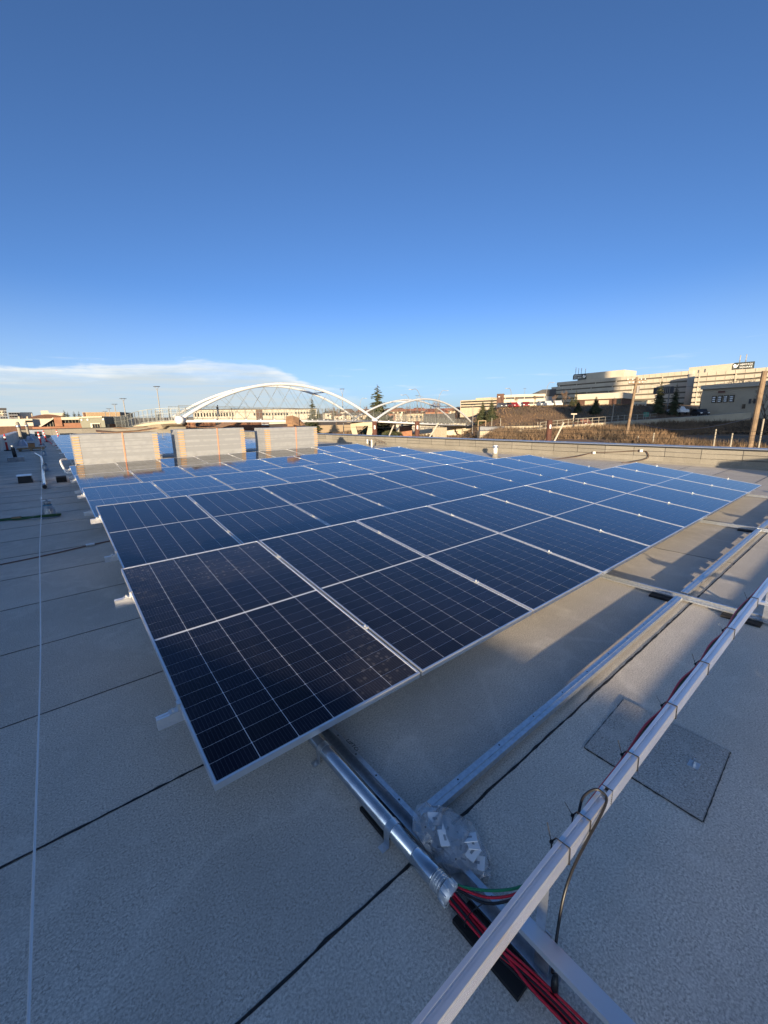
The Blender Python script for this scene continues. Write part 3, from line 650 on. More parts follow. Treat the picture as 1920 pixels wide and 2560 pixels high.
# bag of small packets
def bag():
    t = thing('parts_bag', 'clear plastic bag of small white packets lying beside the conduit', 'bag', (0.70, -0.66, 0))
    q = random.Random(4); mb = MB(); nu, nv = 15, 11
    # outline follows the bag: neck over the channel, body spreading on the roof
    def P(u, v):
        s = -1+2*u
        c = Vector((0.60+0.10*(u**0.8)+0.02, -0.50-0.30*u, 0))
        wd = 0.028+0.075*math.sin(math.pi*min(1, u*1.05))**0.7
        a = v*2*math.pi
        hgt = 0.022+0.062*math.sin(math.pi*min(1, u*1.02))
        p = c+Vector((wd*math.cos(a)*0.95, wd*math.cos(a)*0.45, 0.006+max(0, 0.063*(1-u*2.4)) + hgt*(0.55+0.5*math.sin(a))))
        jit = 0.016; return p+Vector((q.uniform(-jit, jit), q.uniform(-jit, jit), q.uniform(-0.3*jit, jit)))
    for i in range(nu):
        for j in range(nv): mb.v.append(tuple(P(i/(nu-1), j/nv)))
    for i in range(nu-1):
        for j in range(nv): mb.f.append((i*nv+j, i*nv+(j+1) % nv, (i+1)*nv+(j+1) % nv, (i+1)*nv+j))
    f = bpy.data.materials.new('clear_film'); f.use_nodes = True; N = f.node_tree.nodes; L = f.node_tree.links; N.clear()
    o = N.new('ShaderNodeOutputMaterial'); tr = N.new('ShaderNodeBsdfTransparent'); gl = N.new('ShaderNodeBsdfGlossy'); gl.inputs['Roughness'].default_value = 0.10; bn = N.new('ShaderNodeTexNoise'); bn.inputs['Scale'].default_value = 55; bn.inputs['Detail'].default_value = 4; bu = N.new('ShaderNodeBump'); bu.inputs['Strength'].default_value = 1.0; bu.inputs['Distance'].default_value = 0.01; gg = N.new('ShaderNodeNewGeometry'); L.new(gg.outputs['Position'], bn.inputs['Vector']); L.new(bn.outputs[0], bu.inputs['Height']); L.new(bu.outputs[0], gl.inputs['Normal']); mx = N.new('ShaderNodeMixShader'); fr = N.new('ShaderNodeFresnel'); fr.inputs[0].default_value = 1.5
    ad = N.new('ShaderNodeMath'); ad.operation = 'ADD'; ad.inputs[1].default_value = 0.13; L.new(fr.outputs[0], ad.inputs[0])
    df = N.new('ShaderNodeBsdfDiffuse'); df.inputs[0].default_value = (0.85, 0.87, 0.9, 1); m0 = N.new('ShaderNodeMixShader'); m0.inputs[0].default_value = 0.16; L.new(tr.outputs[0], m0.inputs[1]); L.new(df.outputs[0], m0.inputs[2])
    L.new(ad.outputs[0], mx.inputs[0]); L.new(m0.outputs[0], mx.inputs[1]); L.new(gl.outputs[0], mx.inputs[2]); L.new(mx.outputs[0], o.inputs[0])
    mb.build('film', f, t)
    pm = mat('paper_packet', (0.86, 0.86, 0.86), 0.55); pg = mat('grey_clip', (0.34, 0.36, 0.38), 0.5)
    for k in range(24):
        u = q.uniform(0.28, 0.80); c = Vector((0.63+0.10*(u**0.8)+q.uniform(-0.05, 0.05), -0.50-0.30*u+q.uniform(-0.03, 0.03), 0.024+0.0032*k))
        a = q.uniform(0, 3.1); ax = Vector((math.cos(a), math.sin(a), q.uniform(-0.35, 0.35))).normalized(); n = Vector((q.uniform(-0.3, 0.3), q.uniform(-0.3, 0.3), 1)); ay = n.cross(ax).normalized(); az = ax.cross(ay)
        pk = MB().obox(c, ax*0.023, ay*0.028, az*0.0022).build('packet', pm, t)
        MB().obox(c+az*0.0027, ax*0.0045, ay*0.010, az*0.0004).build('clip', pg, pk)
bag()

# patch on the membrane with its anchor stud
def patch():
    t = thing('roof_patch', 'square dark membrane patch with black edges under the bare rail', 'roof patch', (1.9, -1.0, 0))
    a, b, c, d = (2.12, -0.72), (2.10, -1.22), (1.56, -1.24), (1.58, -0.74)
    mb = MB(); mb.prism([(x, y, 0.0015) for x, y in (d, c, b, a)], (0, 0, 0.0055)); mb.build('patch_sheet', M['patch'], t)
    q = random.Random(9); bm_ = MB()
    for p, e in ((a, b), (b, c), (c, d), (d, a)):
        p = Vector((*p, 0)); e = Vector((*e, 0)); dd = (e-p).normalized(); s = Vector((-dd.y, dd.x, 0)); n = 26
        if s.dot(Vector((1.84, -0.98, 0))-p) > 0: s = -s
        V = []
        for k in range(n+1):
            c0 = p+(e-p)*k/n; V += [c0-s*0.002+Vector((0,0,0.0075)), c0+s*q.choice((0.003, 0.004, 0.004, 0.005, 0.006))+Vector((0,0,0.002))]
        bm_.add(V, [(2*k, 2*k+1, 2*k+3, 2*k+2) for k in range(n)])
    bm_.build('bitumen_edge', M['bitumen'], t)
    st = MB(); st.box(1.842, 1.892, -1.152, -1.108, 0.0072, 0.0105); bolt_head(st, (1.868, -1.13, 0.0105), 0.010, 0.012); st.tube([(1.868, -1.13, 0.02), (1.868, -1.13, 0.042)], 0.005, 8); st.build('anchor_stud', M['galv'], t)
patch()

# ------------------------------------------------------------------ strapped stacks of panels
M['cardboard'] = mat('cardboard', (0.36, 0.21, 0.11), 0.85, noise=(9, (0.28, 0.16, 0.085), 0.4, 0.65))
M['corner'] = mat('cardboard_corner', (0.52, 0.31, 0.14), 0.8)
M['strap'] = mat('orange_strap', (0.62, 0.27, 0.15), 0.5)
M['stackframe'] = mat('stacked_frame_edge', (0.35, 0.36, 0.375), 0.5, 0.2, noise=(6, (0.30, 0.31, 0.325), 0.4, 0.65))
M['stackframe2'] = mat('stacked_frame_edge_dull', (0.29, 0.30, 0.315), 0.5, 0.2)
M['wood'] = mat('pallet_wood', (0.32, 0.22, 0.12), 0.85, noise=(12, (0.22, 0.15, 0.08), 0.4, 0.65))
def stack(x0, y0, top, label, seed):
    t = thing('panel_stack', label, 'stack of panels', (x0, y0, 0)); q = random.Random(seed)
    W_, D_ = 2.278, 1.134; z = 0.14; n = 31; hh = (top-z)/n
    for k in range(3): MB().box(x0+0.05+k*1.04, x0+0.15+k*1.04, y0+0.02, y0+D_-0.02, 0.001, 0.10).build('pallet_runner', M['wood'], t)
    for k in range(6): MB().box(x0, x0+W_, y0+0.02+k*0.2, y0+0.12+k*0.2, 0.1005, 0.135).build('pallet_board', M['wood'], t)
    for k in range(n):
        dx, dy = q.uniform(-0.004, 0.004), q.uniform(-0.006, 0.004)
        if k % 5 == 0: dy -= 0.005
        MB().box(x0+dx, x0+W_+dx, y0+dy, y0+D_+dy, z+k*hh+0.0012, z+(k+1)*hh-0.0014).build('stacked_panel', M['stackframe' if q.random() < 0.6 else 'stackframe2'], t)
    cm = MB()
    for k in range(n//2):
        za, zb = z+2*k*hh+0.012, z+2*k*hh+hh*1.15
        for a, b in ((x0-0.012, x0+0.16), (x0+W_-0.14, x0+W_+0.012)):
            MB().box(a, b, y0-0.016, y0+0.12, za, zb).build('corner_protector', M['corner'], t)
    s = MB(); c = x0+W_*0.56
    for p, e in (((c, y0-0.012, z), (c+0.02, y0-0.012, top+0.01)), ((c+0.02, y0-0.012, top+0.008), (c+0.02, y0+D_+0.01, top+0.008)), ((c+0.02, y0+D_+0.01, top), (c, y0+D_+0.01, z))):
        s.bar(p, e, 0.034, 0.004, (0, 1, 0.1))
    s.build('strap', M['strap'], t)
    return t
SY = 14.05
stack(0.32, SY, 1.335, 'leftmost strapped stack of solar panels with cardboard sheets on top', 1)
stack(3.28, SY+0.05, 1.39, 'middle strapped stack of solar panels', 2)
stack(6.45, SY+0.1, 1.345, 'right-hand strapped stack of solar panels under folded cardboard', 3)
def sheet(name, pts, label, thick=0.02, grp=None):       # bent cardboard: list of cross-section points swept along x
    return None
def cardboard(label, rows, th=0.012):
    """rows: list of polylines (equal length) forming a bent sheet, thickened downwards"""
    mb = MB(); n = len(rows[0]); m = len(rows)
    for r in rows: mb.v += [tuple(p) for p in r]
    b = len(mb.v); mb.v += [(x, y, z-th) for x, y, z in mb.v]
    for i in range(m-1):
        for j in range(n-1):
            q = (i*n+j, i*n+j+1, (i+1)*n+j+1, (i+1)*n+j); mb.f += [q, tuple(b+k for k in reversed(q))]
    ring = [j for j in range(n)]+[i*n+n-1 for i in range(1, m)]+[(m-1)*n+j for j in range(n-2, -1, -1)]+[i*n for i in range(m-2, 0, -1)]
    for a, c in zip(ring, ring[1:]+ring[:1]): mb.f.append((c, a, b+a, b+c))
    single(mb, 'cardboard_sheet', M['cardboard'], label, 'cardboard', 'cardboard left on the stacks')
z1 = 1.352
cardboard('flat brown cardboard sheet with a curled corner on the leftmost stack', [[(0.95, SY+0.05, z1+0.04), (1.5, SY+0.0, z1), (2.2, SY+0.1, z1+0.03), (2.75, SY+0.2, z1+0.11)], [(0.98, SY+0.5, z1+0.10), (1.5, SY+0.5, z1+0.03), (2.2, SY+0.6, z1+0.05), (2.7, SY+0.7, z1+0.13)], [(1.0, SY+0.95, z1+0.09), (1.6, SY+1.0, z1+0.02), (2.2, SY+1.0, z1+0.04), (2.6, SY+1.05, z1+0.1)]])
cardboard('second brown cardboard sheet poking up behind the orange strap', [[(1.55, SY+0.3, z1+0.16), (1.9, SY+0.3, z1+0.12), (2.4, SY+0.35, z1+0.15)], [(1.5, SY+1.0, z1+0.14), (1.9, SY+1.05, z1+0.11), (2.4, SY+1.05, z1+0.13)]])
z2 = 1.405
cardboard('long brown cardboard sheet sagging over the middle stack', [[(3.7, SY+0.1, z2+0.09), (4.2, SY+0.1, z2+0.015), (4.8, SY+0.1, z2+0.03), (5.25, SY+0.2, z2+0.14)], [(3.7, SY+0.6, z2+0.12), (4.2, SY+0.6, z2+0.03), (4.8, SY+0.65, z2+0.05), (5.2, SY+0.7, z2+0.18)], [(3.8, SY+1.1, z2+0.10), (4.3, SY+1.1, z2+0.02), (4.8, SY+1.1, z2+0.04), (5.1, SY+1.1, z2+0.15)]])
z3 = 1.36
cardboard('large folded flap of cardboard rising from the right-hand stack', [[(7.35, SY+0.15, z3+0.13), (7.6, SY+0.12, z3+0.10), (7.95, SY+0.15, z3+0.05)], [(7.45, SY+0.35, z3+0.30), (7.75, SY+0.3, z3+0.27), (8.05, SY+0.35, z3+0.16)], [(7.62, SY+0.6, z3+0.43), (7.9, SY+0.6, z3+0.46), (8.2, SY+0.6, z3+0.36)]])
for k in range(4):
    o = k*0.055
    cardboard('%s of the cardboard layers fanned beside the big flap on the right-hand stack' % nth(k), [[(7.95+o, SY+0.3, z3+0.03+0.006*k), (8.15+o, SY+0.35, z3+0.12-0.01*k)], [(8.05+o, SY+0.75, z3+0.10+0.01*k), (8.32+o*0.8, SY+0.8, z3+0.34-0.05*k)]], 0.01)
cardboard('crumpled brown cardboard standing at the back of the right-hand stack', [[(7.8, SY+0.95, z3+0.02), (8.3, SY+1.0, z3+0.02)], [(7.9, SY+1.05, z3+0.25), (8.35, SY+1.08, z3+0.22)]], 0.01)

# ------------------------------------------------------------------ the array beyond the stacks
for i, y0 in enumerate([18.6, 23.4, 27.9, 31.0]+[34.0+2.9*k for k in range(8)]):
    for k in range(9):
        panel((0.22+k*PITCHX, y0, 0.30), (0, 2.274, 0.14), (1, 0, 0), 'solar panel, %s from the left in row %s beyond the stacks' % (nth(k), nth(i)), 'solar panels beyond the stacks', 1)
    t = thing('mounting_rail', 'aluminium rail under the %s panel row beyond the stacks' % nth(i), 'rail', (0.1, y0+0.6, 0), 'mounting rails beyond the stacks')
    rail_mesh(0.1, 10.7, y0+0.6, 0.295).build('rail', M['alu'], t)
    for x in (0.4, 3.6, 6.9, 10.2): MB().box(x-0.04, x+0.04, y0+0.5, y0+0.7, 0.001, 0.205).build('leg', M['galv'], t)

# ------------------------------------------------------------------ small things on the left of the roof
M['blue'] = mat('blue_tape', (0.03, 0.16, 0.27), 0.5)
M['lead'] = mat('lead_flashing', (0.33, 0.36, 0.39), 0.45, 0.5, noise=(18, (0.24, 0.27, 0.30), 0.4, 0.65))
LX, LZ = -0.535, 0.325
lw = thing('lifeline_cable', 'thin steel lifeline cable stretched along the left side of the roof', 'cable', (LX, 8, 0))
wr = MB(); ys_ = [-6+0.25*k for k in range(56)]+[8.0, 17.6, 27.2, 37, 47]
wr.tube([(LX+0.006*math.sin(y*1.1)-0.03*max(0, (1.5-y))/7, y, LZ-0.0018*max(0, (8-abs(y)))*0) for y in ys_], 0.0040, 8); wr.build('wire_rope', mat('dull_wire_rope', (0.68, 0.69, 0.70), 0.5, 0.4), lw, True)
def anchor(y, label, detail):
    t = thing('lifeline_anchor', label, 'roof anchor', (LX+0.06, y, 0), 'lifeline anchors along the roof'); c = (LX+0.075, y, 0)
    MB().lathe([(0.16, 0.002), (0.13, 0.008), (0.105, 0.02), (0.088, 0.14), (0.068, 0.235)], c, 20).build('flashing_cone', M['lead'], t, True)
    MB().lathe([(0.070, 0.205), (0.071, 0.236), (0.060, 0.24)], c, 20).build('tape_band', M['blue'], t, True)
    MB().lathe([(0.052, 0.24), (0.052, 0.30), (0.03, 0.305), (0.012, 0.307), (0.012, 0.34)], c, 16).build('post', M['lead'], t, True)
    MB().box(LX-0.01, LX+0.05, y-0.04, y+0.04, 0.306, 0.314).build('saddle', M['galv'], t)
    MB().box(LX+0.10, LX+0.145, y-0.03, y+0.03, 0.306, 0.314).build('saddle', M['galv'], t)
    MB().tube([(LX, y+0.10, LZ), (LX, y+0.36, LZ)], 0.013, 8).build('turnbuckle', M['bolt'], t)
for i, (y, lb) in enumerate([(8.03, 'nearest metal lifeline anchor with a blue band, beside the green rope'), (17.7, 'second lifeline anchor, next to the bent pipe'), (27.2, 'third lifeline anchor, further along the cable'), (37.0, 'fourth lifeline anchor near the fallen red posts')]): anchor(y, lb, i)
M['rope'] = mat('green_rope', (0.035, 0.10, 0.045), 0.8)
rp = thing('rope', 'green rope slung round the nearest lifeline anchor', 'rope', (-0.5, 8, 0))
cable([(-1.6, 8.45, 0.014), (-1.15, 8.35, 0.016), (-0.85, 8.2, 0.03), (-0.65, 7.95, 0.05), (-0.42, 7.86, 0.05), (-0.31, 7.98, 0.03), (-0.36, 8.12, 0.02)], 0.016, M['rope'], 'rope_strand', rp)
cable([(-1.6, 8.32, 0.012), (-1.1, 8.22, 0.02), (-0.8, 8.05, 0.03), (-0.6, 7.90, 0.07), (-0.4, 7.84, 0.075), (-0.30, 7.95, 0.05)], 0.014, M['rope'], 'rope_strand', rp)
MB().tube([(-0.98, 8.2, 0.03), (-0.86, 8.16, 0.035)], 0.03, 8).build('knot', M['wood'], rp)
M['webbing'] = mat('brown_webbing', (0.16, 0.075, 0.05), 0.8)
ws = thing('webbing_strap', 'brown webbing strap lying across the roof towards the second row', 'strap', (-0.4, 5.25, 0))
mb = MB(); P = catmull([(-2.4, 5.0, 0.006), (-0.97, 5.14, 0.006), (-0.5, 5.22, 0.006), (-0.1, 5.33, 0.010), (0.25, 5.42, 0.006), (0.8, 5.5, 0.006)], 6)
for a, b in zip(P, P[1:]): mb.bar(a, b+(b-a)*0.02, 0.042, 0.004)
mb.build('webbing', M['webbing'], ws); MB().box(-0.10, 0.0, 5.29, 5.37, 0.011, 0.03).build('buckle', M['galv'], ws)

bp_ = thing('bent_pipe', 'loose bent metal conduit lying beside the lifeline', 'pipe', (-0.55, 14, 0))
cable([(-0.51, 12.4, 0.06), (-0.53, 15, 0.065), (-0.55, 19, 0.07), (-0.585, 24.3, 0.075), (-0.66, 25.6, 0.09), (-0.86, 28.0, 0.10)], 0.045, M['emt'], 'pipe', bp_, 5, 12)
MB().tube([(-0.51, 12.34, 0.06), (-0.51, 12.5, 0.06)], 0.05, 12).build('end_cap', M['darkmetal'], bp_)
for y in (14.2, 18.1, 22): MB().box(-0.62, -0.47, y-0.06, y+0.06, 0.001, 0.022).build('pipe_block', M['wood'], bp_)
db = thing('vent_hood', 'small dark square vent hood left of the lifeline', 'vent', (-0.95, 14.4, 0))
MB().prism([(-1.10, 14.2, 0.002), (-0.77, 14.2, 0.002), (-0.80, 14.22, 0.20), (-1.09, 14.22, 0.20)], (0.0, 0.5, 0)).build('hood', M['darkmetal'], db)
MB().box(-1.12, -0.78, 14.18, 14.75, 0.203, 0.215).build('lid', M['galv'], db)
cu = thing('vent_pipe', 'black capped pipe rising from a square grey curb at the left', 'pipe', (-1.48, 23.9, 0))
MB().box(-1.78, -1.20, 23.7, 24.3, 0.001, 0.20).build('curb', M['lead'], cu); MB().tube([(-1.5, 24.0, 0.2005), (-1.52, 24.0, 0.60)], 0.075, 14).build('pipe', M['darkmetal'], cu, True)
MB().tube([(-1.52, 24.0, 0.601), (-1.525, 24.0, 0.74)], 0.055, 14).build('pipe_end', M['lead'], cu, True)
pt = thing('wood_pallet', 'flat pile of boards lying on the roof behind the vent curb', 'pallet', (-1.1, 33.6, 0))
for k in range(5): MB().box(-1.80+0.05*k, -0.40-0.03*k, 32.9+0.33*k, 33.1+0.33*k, 0.11+0.01*(k % 2), 0.16+0.01*(k % 2)).build('board', M['wood'], pt)
for k in range(3): MB().box(-1.7+0.55*k, -1.6+0.55*k, 32.9, 34.4, 0.002, 0.1095).build('runner', M['wood'], pt)
MB().bar((-1.75, 32.8, 0.2), (-0.35, 33.4, 0.21), 0.12, 0.035).build('board', M['wood'], pt)
cb_ = thing('cardboard_box', 'small brown cardboard box on the pile of boards', 'box', (-1.0, 33.8, 0.175)); MB().box(-1.22, -0.88, 33.6, 33.9, 0.176, 0.42).build('carton', M['cardboard'], cb_); MB().prism([(-1.22, 33.6, 0.421), (-0.88, 33.6, 0.421), (-0.86, 33.5, 0.47), (-1.24, 33.5, 0.47)], (0, 0, 0.008)).build('flap', M['cardboard'], cb_)
M['redplastic'] = mat('red_plastic', (0.50, 0.022, 0.018), 0.45); M['reflect'] = mat('white_reflective_band', (0.75, 0.74, 0.70), 0.35); M['orange'] = mat('orange_plastic', (0.75, 0.18, 0.03), 0.45)
def delineator(x, y, label, lean=(0, 0), base=True, m='redplastic'):
    t = thing('delineator_post', label, 'traffic post', (x, y, 0), 'red delineator posts on the roof')
    def p(z): return (x+lean[0]*z, y+lean[1]*z, z)
    if base: MB().lathe([(0.20, 0.001), (0.19, 0.045), (0.09, 0.06)], (x, y, 0), 16).build('base', M['rubber'], t, True)
    MB().tube([p(0.055), p(0.12), p(0.95), p(1.00)], [0.07, 0.06, 0.052, 0.03], 12).build('post', M[m], t, True)
    for z in (0.56, 0.80): MB().tube([p(z), p(z+0.11)], 0.0605, 12).build('reflective_band', M['reflect'], t, True)
    MB().tube([p(1.0), p(1.06), p(1.09)], [0.025, 0.03, 0.02], 10).build('handle', M[m], t, True)
delineator(-2.30, 34.8, 'red post at the left edge of the picture, in front of the parapet')
delineator(-0.59, 41.8, 'upright red post with two white bands beside the lifeline', (-0.07, 0))
delineator(-0.22, 48.5, 'leaning red post left of the far array', (-0.10, 0.05))
delineator(0.86, 53.6, 'red post standing against the far end of the array', (-0.12, 0))
fp = thing('delineator_post', 'knocked-over red and white post lying beside the lifeline', 'traffic post', (0.0, 40, 0), 'red delineator posts on the roof')
MB().tube([(-0.15, 41.0, 0.35), (0.10, 39.6, 0.09), (0.28, 38.8, 0.06)], [0.05, 0.055, 0.065], 12).build('post', M['redplastic'], fp, True); MB().tube([(0.10, 39.6, 0.09), (0.26, 38.9, 0.065)], 0.068, 12).build('reflective_band', M['reflect'], fp, True); MB().lathe([(0.19, 0.002), (0.18, 0.05), (0.08, 0.06)], (0.42, 38.6, 0), 14).build('base', M['rubber'], fp)
def gooseneck(x, y, h_, label):
    t = thing('gooseneck_vent', label, 'vent', (x, y, 0), 'gooseneck vents by the left parapet')
    MB().lathe([(0.42, 0.002), (0.36, 0.10), (0.18, 0.42), (0.135, 0.50)], (x, y, 0), 8).build('flashing', M['capmetal'], t)
    MB().tube(catmull([(x, y, 0.45), (x-0.02, y, h_-0.25), (x-0.02, y, h_-0.1), (x-0.03, y-0.1, h_), (x-0.03, y-0.26, h_-0.02), (x-0.03, y-0.3, h_-0.16)], 5), 0.115, 12).build('duct', M['wallcap'], t, True)
    MB().tube([(x-0.03, y-0.3, h_-0.15), (x-0.03, y-0.31, h_-0.3)], 0.16, 12).build('hood', M['galv'], t, True)
gooseneck(-1.75, 42.0, 1.75, 'nearer tall gooseneck vent on a flared metal base')
gooseneck(-1.55, 55.0, 1.75, 'further gooseneck vent beside the grey roof cabinet')
rc = thing('roof_cabinet', 'grey metal cabinet with a dark opening beyond the gooseneck vents', 'cabinet', (-1.0, 59, 0)); MB().box(-1.5, -0.3, 58.8, 59.6, 0.002, 1.0).build('case', M['capmetal'], rc); MB().box(-1.1, -0.5, 58.77, 58.799, 0.35, 0.85).build('opening', M['darkmetal'], rc)
bt = thing('pipe_loop', 'bent pale pipe resting on the left end of the row by the stacks', 'pipe', (0.05, 13.9, 0)); cable([(0.10, 14.1, 0.62), (-0.05, 13.9, 0.60), (-0.02, 13.4, 0.40), (0.03, 13.1, 0.30), (0.25, 13.1, 0.29)], 0.028, M['reflect'], 'pipe', bt, 6, 10)
MB().box(-0.24, 0.0, 13.6, 14.0, 0.001, 0.15).build('block', M['rubber'], bt)

# right-hand side: vent pipes and heat cable
def vent(x, y, h_, label, r=0.085):
    t = thing('vent_pipe', label, 'vent pipe', (x, y, 0))
    MB().lathe([(0.22, 0.002), (0.20, 0.01), (0.12, 0.02), (r+0.02, 0.16), (r+0.004, 0.17)], (x, y, 0), 18).build('flashing', M['wallcap'], t, True)
    MB().lathe([(r, 0.165), (r, h_-0.05), (r*0.9, h_)], (x, y, 0), 18).build('pipe', M['reflect'], t, True)
    MB().lathe([(r+0.012, h_-0.12), (r+0.022, h_-0.115), (r+0.022, h_-0.04), (r+0.006, h_-0.03)], (x, y, 0), 18).build('collar', M['galv'], t, True)
vent(13.75, 8.65, 0.50, 'short pale vent pipe casting a shadow near the right parapet')
vent(14.6, 18.4, 0.42, 'small white vent pipe by the far part of the right parapet', 0.05)
vent(12.0, -1.9, 0.68, 'vent pipe outside the picture casting its shadow on the right parapet')
hc = thing('heat_cable', 'dark heat cable running up the right parapet between two clips', 'cable', (15.3, 6, 0))
M['brown'] = mat('brown_cable', (0.06, 0.03, 0.02), 0.5)
cable([(13.0, 7.4, 0.01), (14.2, 6.5, 0.03), (14.9, 5.9, 0.12), (15.46, 5.55, 0.24), (15.475, 4.9, 0.30), (15.47, 3.93, 0.40)], 0.014, M['brown'], 'cable', hc, 8)
cable([(15.47, 3.93, 0.40), (15.45, 3.75, 0.36), (15.40, 3.7, 0.16), (15.1, 4.1, 0.02), (14.9, 4.3, 0.012)], 0.014, M['brown'], 'cable', hc, 8)
for y, z in ((5.5, 0.25), (3.93, 0.40)): MB().lathe([(0.05, -0.04), (0.05, 0.04)], (15.45, y, z), 10).build('clip', M['reflect'], hc)
hv = thing('vent_valve', 'small pipe with coiled cables at the far right corner of the array', 'pipe', (14.4, 17.6, 0)); MB().tube([(14.0, 17.2, 0.0), (14.0, 17.2, 0.45)], 0.04, 10).build('pipe', M['reflect'], hv)
for k in range(4): cable([(14.0+0.1*k, 17.2-0.15*k, 0.42), (14.15+0.1*k, 17.05-0.15*k, 0.5-0.06*k), (14.2+0.1*k, 16.95-0.1*k, 0.3), (14.1+0.1*k, 17.1-0.1*k, 0.2)], 0.012, M['brown'], 'coil', hv, 5, 6)

# unseen low stacks added behind the photographer to shade the roof beside the bare rail
for k, x in enumerate((-2.2, 0.3, 2.8, 5.3)):
    t = thing('panel_stack', 'unseen low stack of panels added behind the photographer for shade, number %s from the left parapet' % ORD[k], 'stack of panels', (x, -5.2, 0), 'unseen stacks added for shade')
    for j in range(12): MB().box(x, x+2.278, -5.2, -4.07, 0.10+0.038*j, 0.135+0.038*j).build('stacked_panel', M['stackframe'], t)
    for j in range(3): MB().box(x+0.05+1.04*j, x+0.15+1.04*j, -5.2, -4.07, 0.001, 0.0995).build('pallet_runner', M['wood'], t)
# plant on the roof to the right, outside the picture, whose shadow falls on the parapet
ru = thing('rooftop_unit', 'sloped rooftop air unit outside the picture to the right', 'air unit', (9.5, -6.5, 0))
MB().prism([(8.2, -7.6, 0.3), (8.2, -5.55, 0.3), (8.2, -5.9, 1.5), (8.2, -7.6, 1.5)], (1.6, 0, 0)).build('case', M['capmetal'], ru); MB().box(8.3, 9.7, -7.5, -5.6, 0.001, 0.2995).build('curb', M['darkmetal'], ru)

# ------------------------------------------------------------------ background materials
M['concrete'] = mat('pale_concrete', (0.42, 0.355, 0.26), 0.85, noise=(0.8, (0.35, 0.30, 0.22), 0.4, 0.65))
M['bridgewhite'] = mat('bridge_paint', (0.58, 0.59, 0.61), 0.5)
M['steel'] = mat('grey_railing', (0.20, 0.21, 0.20), 0.55, 0.2)
M['pole'] = mat('lamp_pole_grey', (0.22, 0.21, 0.20), 0.55, 0.2)
M['brick'] = mat('orange_brick', (0.30, 0.145, 0.085), 0.9, noise=(1.2, (0.24, 0.115, 0.07), 0.4, 0.65))
M['brickdark'] = mat('brown_brick', (0.115, 0.06, 0.042), 0.9, noise=(1.5, (0.085, 0.045, 0.033), 0.4, 0.65))
M['beige'] = mat('beige_cladding', (0.46, 0.385, 0.28), 0.85, noise=(0.5, (0.41, 0.34, 0.25), 0.4, 0.65))
M['cream'] = mat('cream_panel', (0.50, 0.45, 0.36), 0.8)
M['precast'] = mat('precast_panel', (0.52, 0.46, 0.365), 0.85, noise=(0.35, (0.47, 0.415, 0.33), 0.4, 0.65))
M['olive'] = mat('olive_cladding', (0.17, 0.17, 0.13), 0.7)
M['glass'] = mat('dark_glass', (0.015, 0.018, 0.02), 0.12)
M['officeglass'] = mat('bronze_glass', (0.16, 0.14, 0.11), 0.25)
M['tan'] = mat('tan_corrugated', (0.33, 0.235, 0.14), 0.8)
M['greywall'] = mat('grey_wall', (0.20, 0.21, 0.23), 0.8); M['darkroof'] = mat('dark_roof', (0.06, 0.06, 0.065), 0.85)
M['redroof'] = mat('red_roof', (0.15, 0.06, 0.045), 0.85); M['rust'] = mat('rusty_steel', (0.10, 0.04, 0.028), 0.85, noise=(4, (0.06, 0.025, 0.02), 0.4, 0.65))
M['pine'] = mat('spruce_needles', (0.042, 0.056, 0.026), 0.9, noise=(1.1, (0.085, 0.082, 0.035), 0.42, 0.62)); M['bark'] = mat('bark', (0.12, 0.085, 0.06), 0.95)
M['twig'] = mat('bare_twigs', (0.17, 0.11, 0.07), 0.95); M['brush'] = mat('dry_brush', (0.185, 0.12, 0.07), 0.95, noise=(0.16, (0.085, 0.062, 0.042), 0.42, 0.60))
M['asphalt'] = mat('asphalt', (0.06, 0.06, 0.062), 0.9); M['polewood'] = mat('weathered_pole', (0.22, 0.155, 0.10), 0.9, noise=(3, (0.14, 0.10, 0.07), 0.4, 0.65))
M['greensign'] = mat('green_sign', (0.02, 0.14, 0.10), 0.5); M['sign'] = mat('black_sign_face', (0.012, 0.02, 0.02), 0.45); M['gravelpost'] = mat('weathered_post', (0.30, 0.27, 0.22), 0.8)
M['gravel'] = mat('pale_gravel', (0.24, 0.185, 0.125), 0.95)

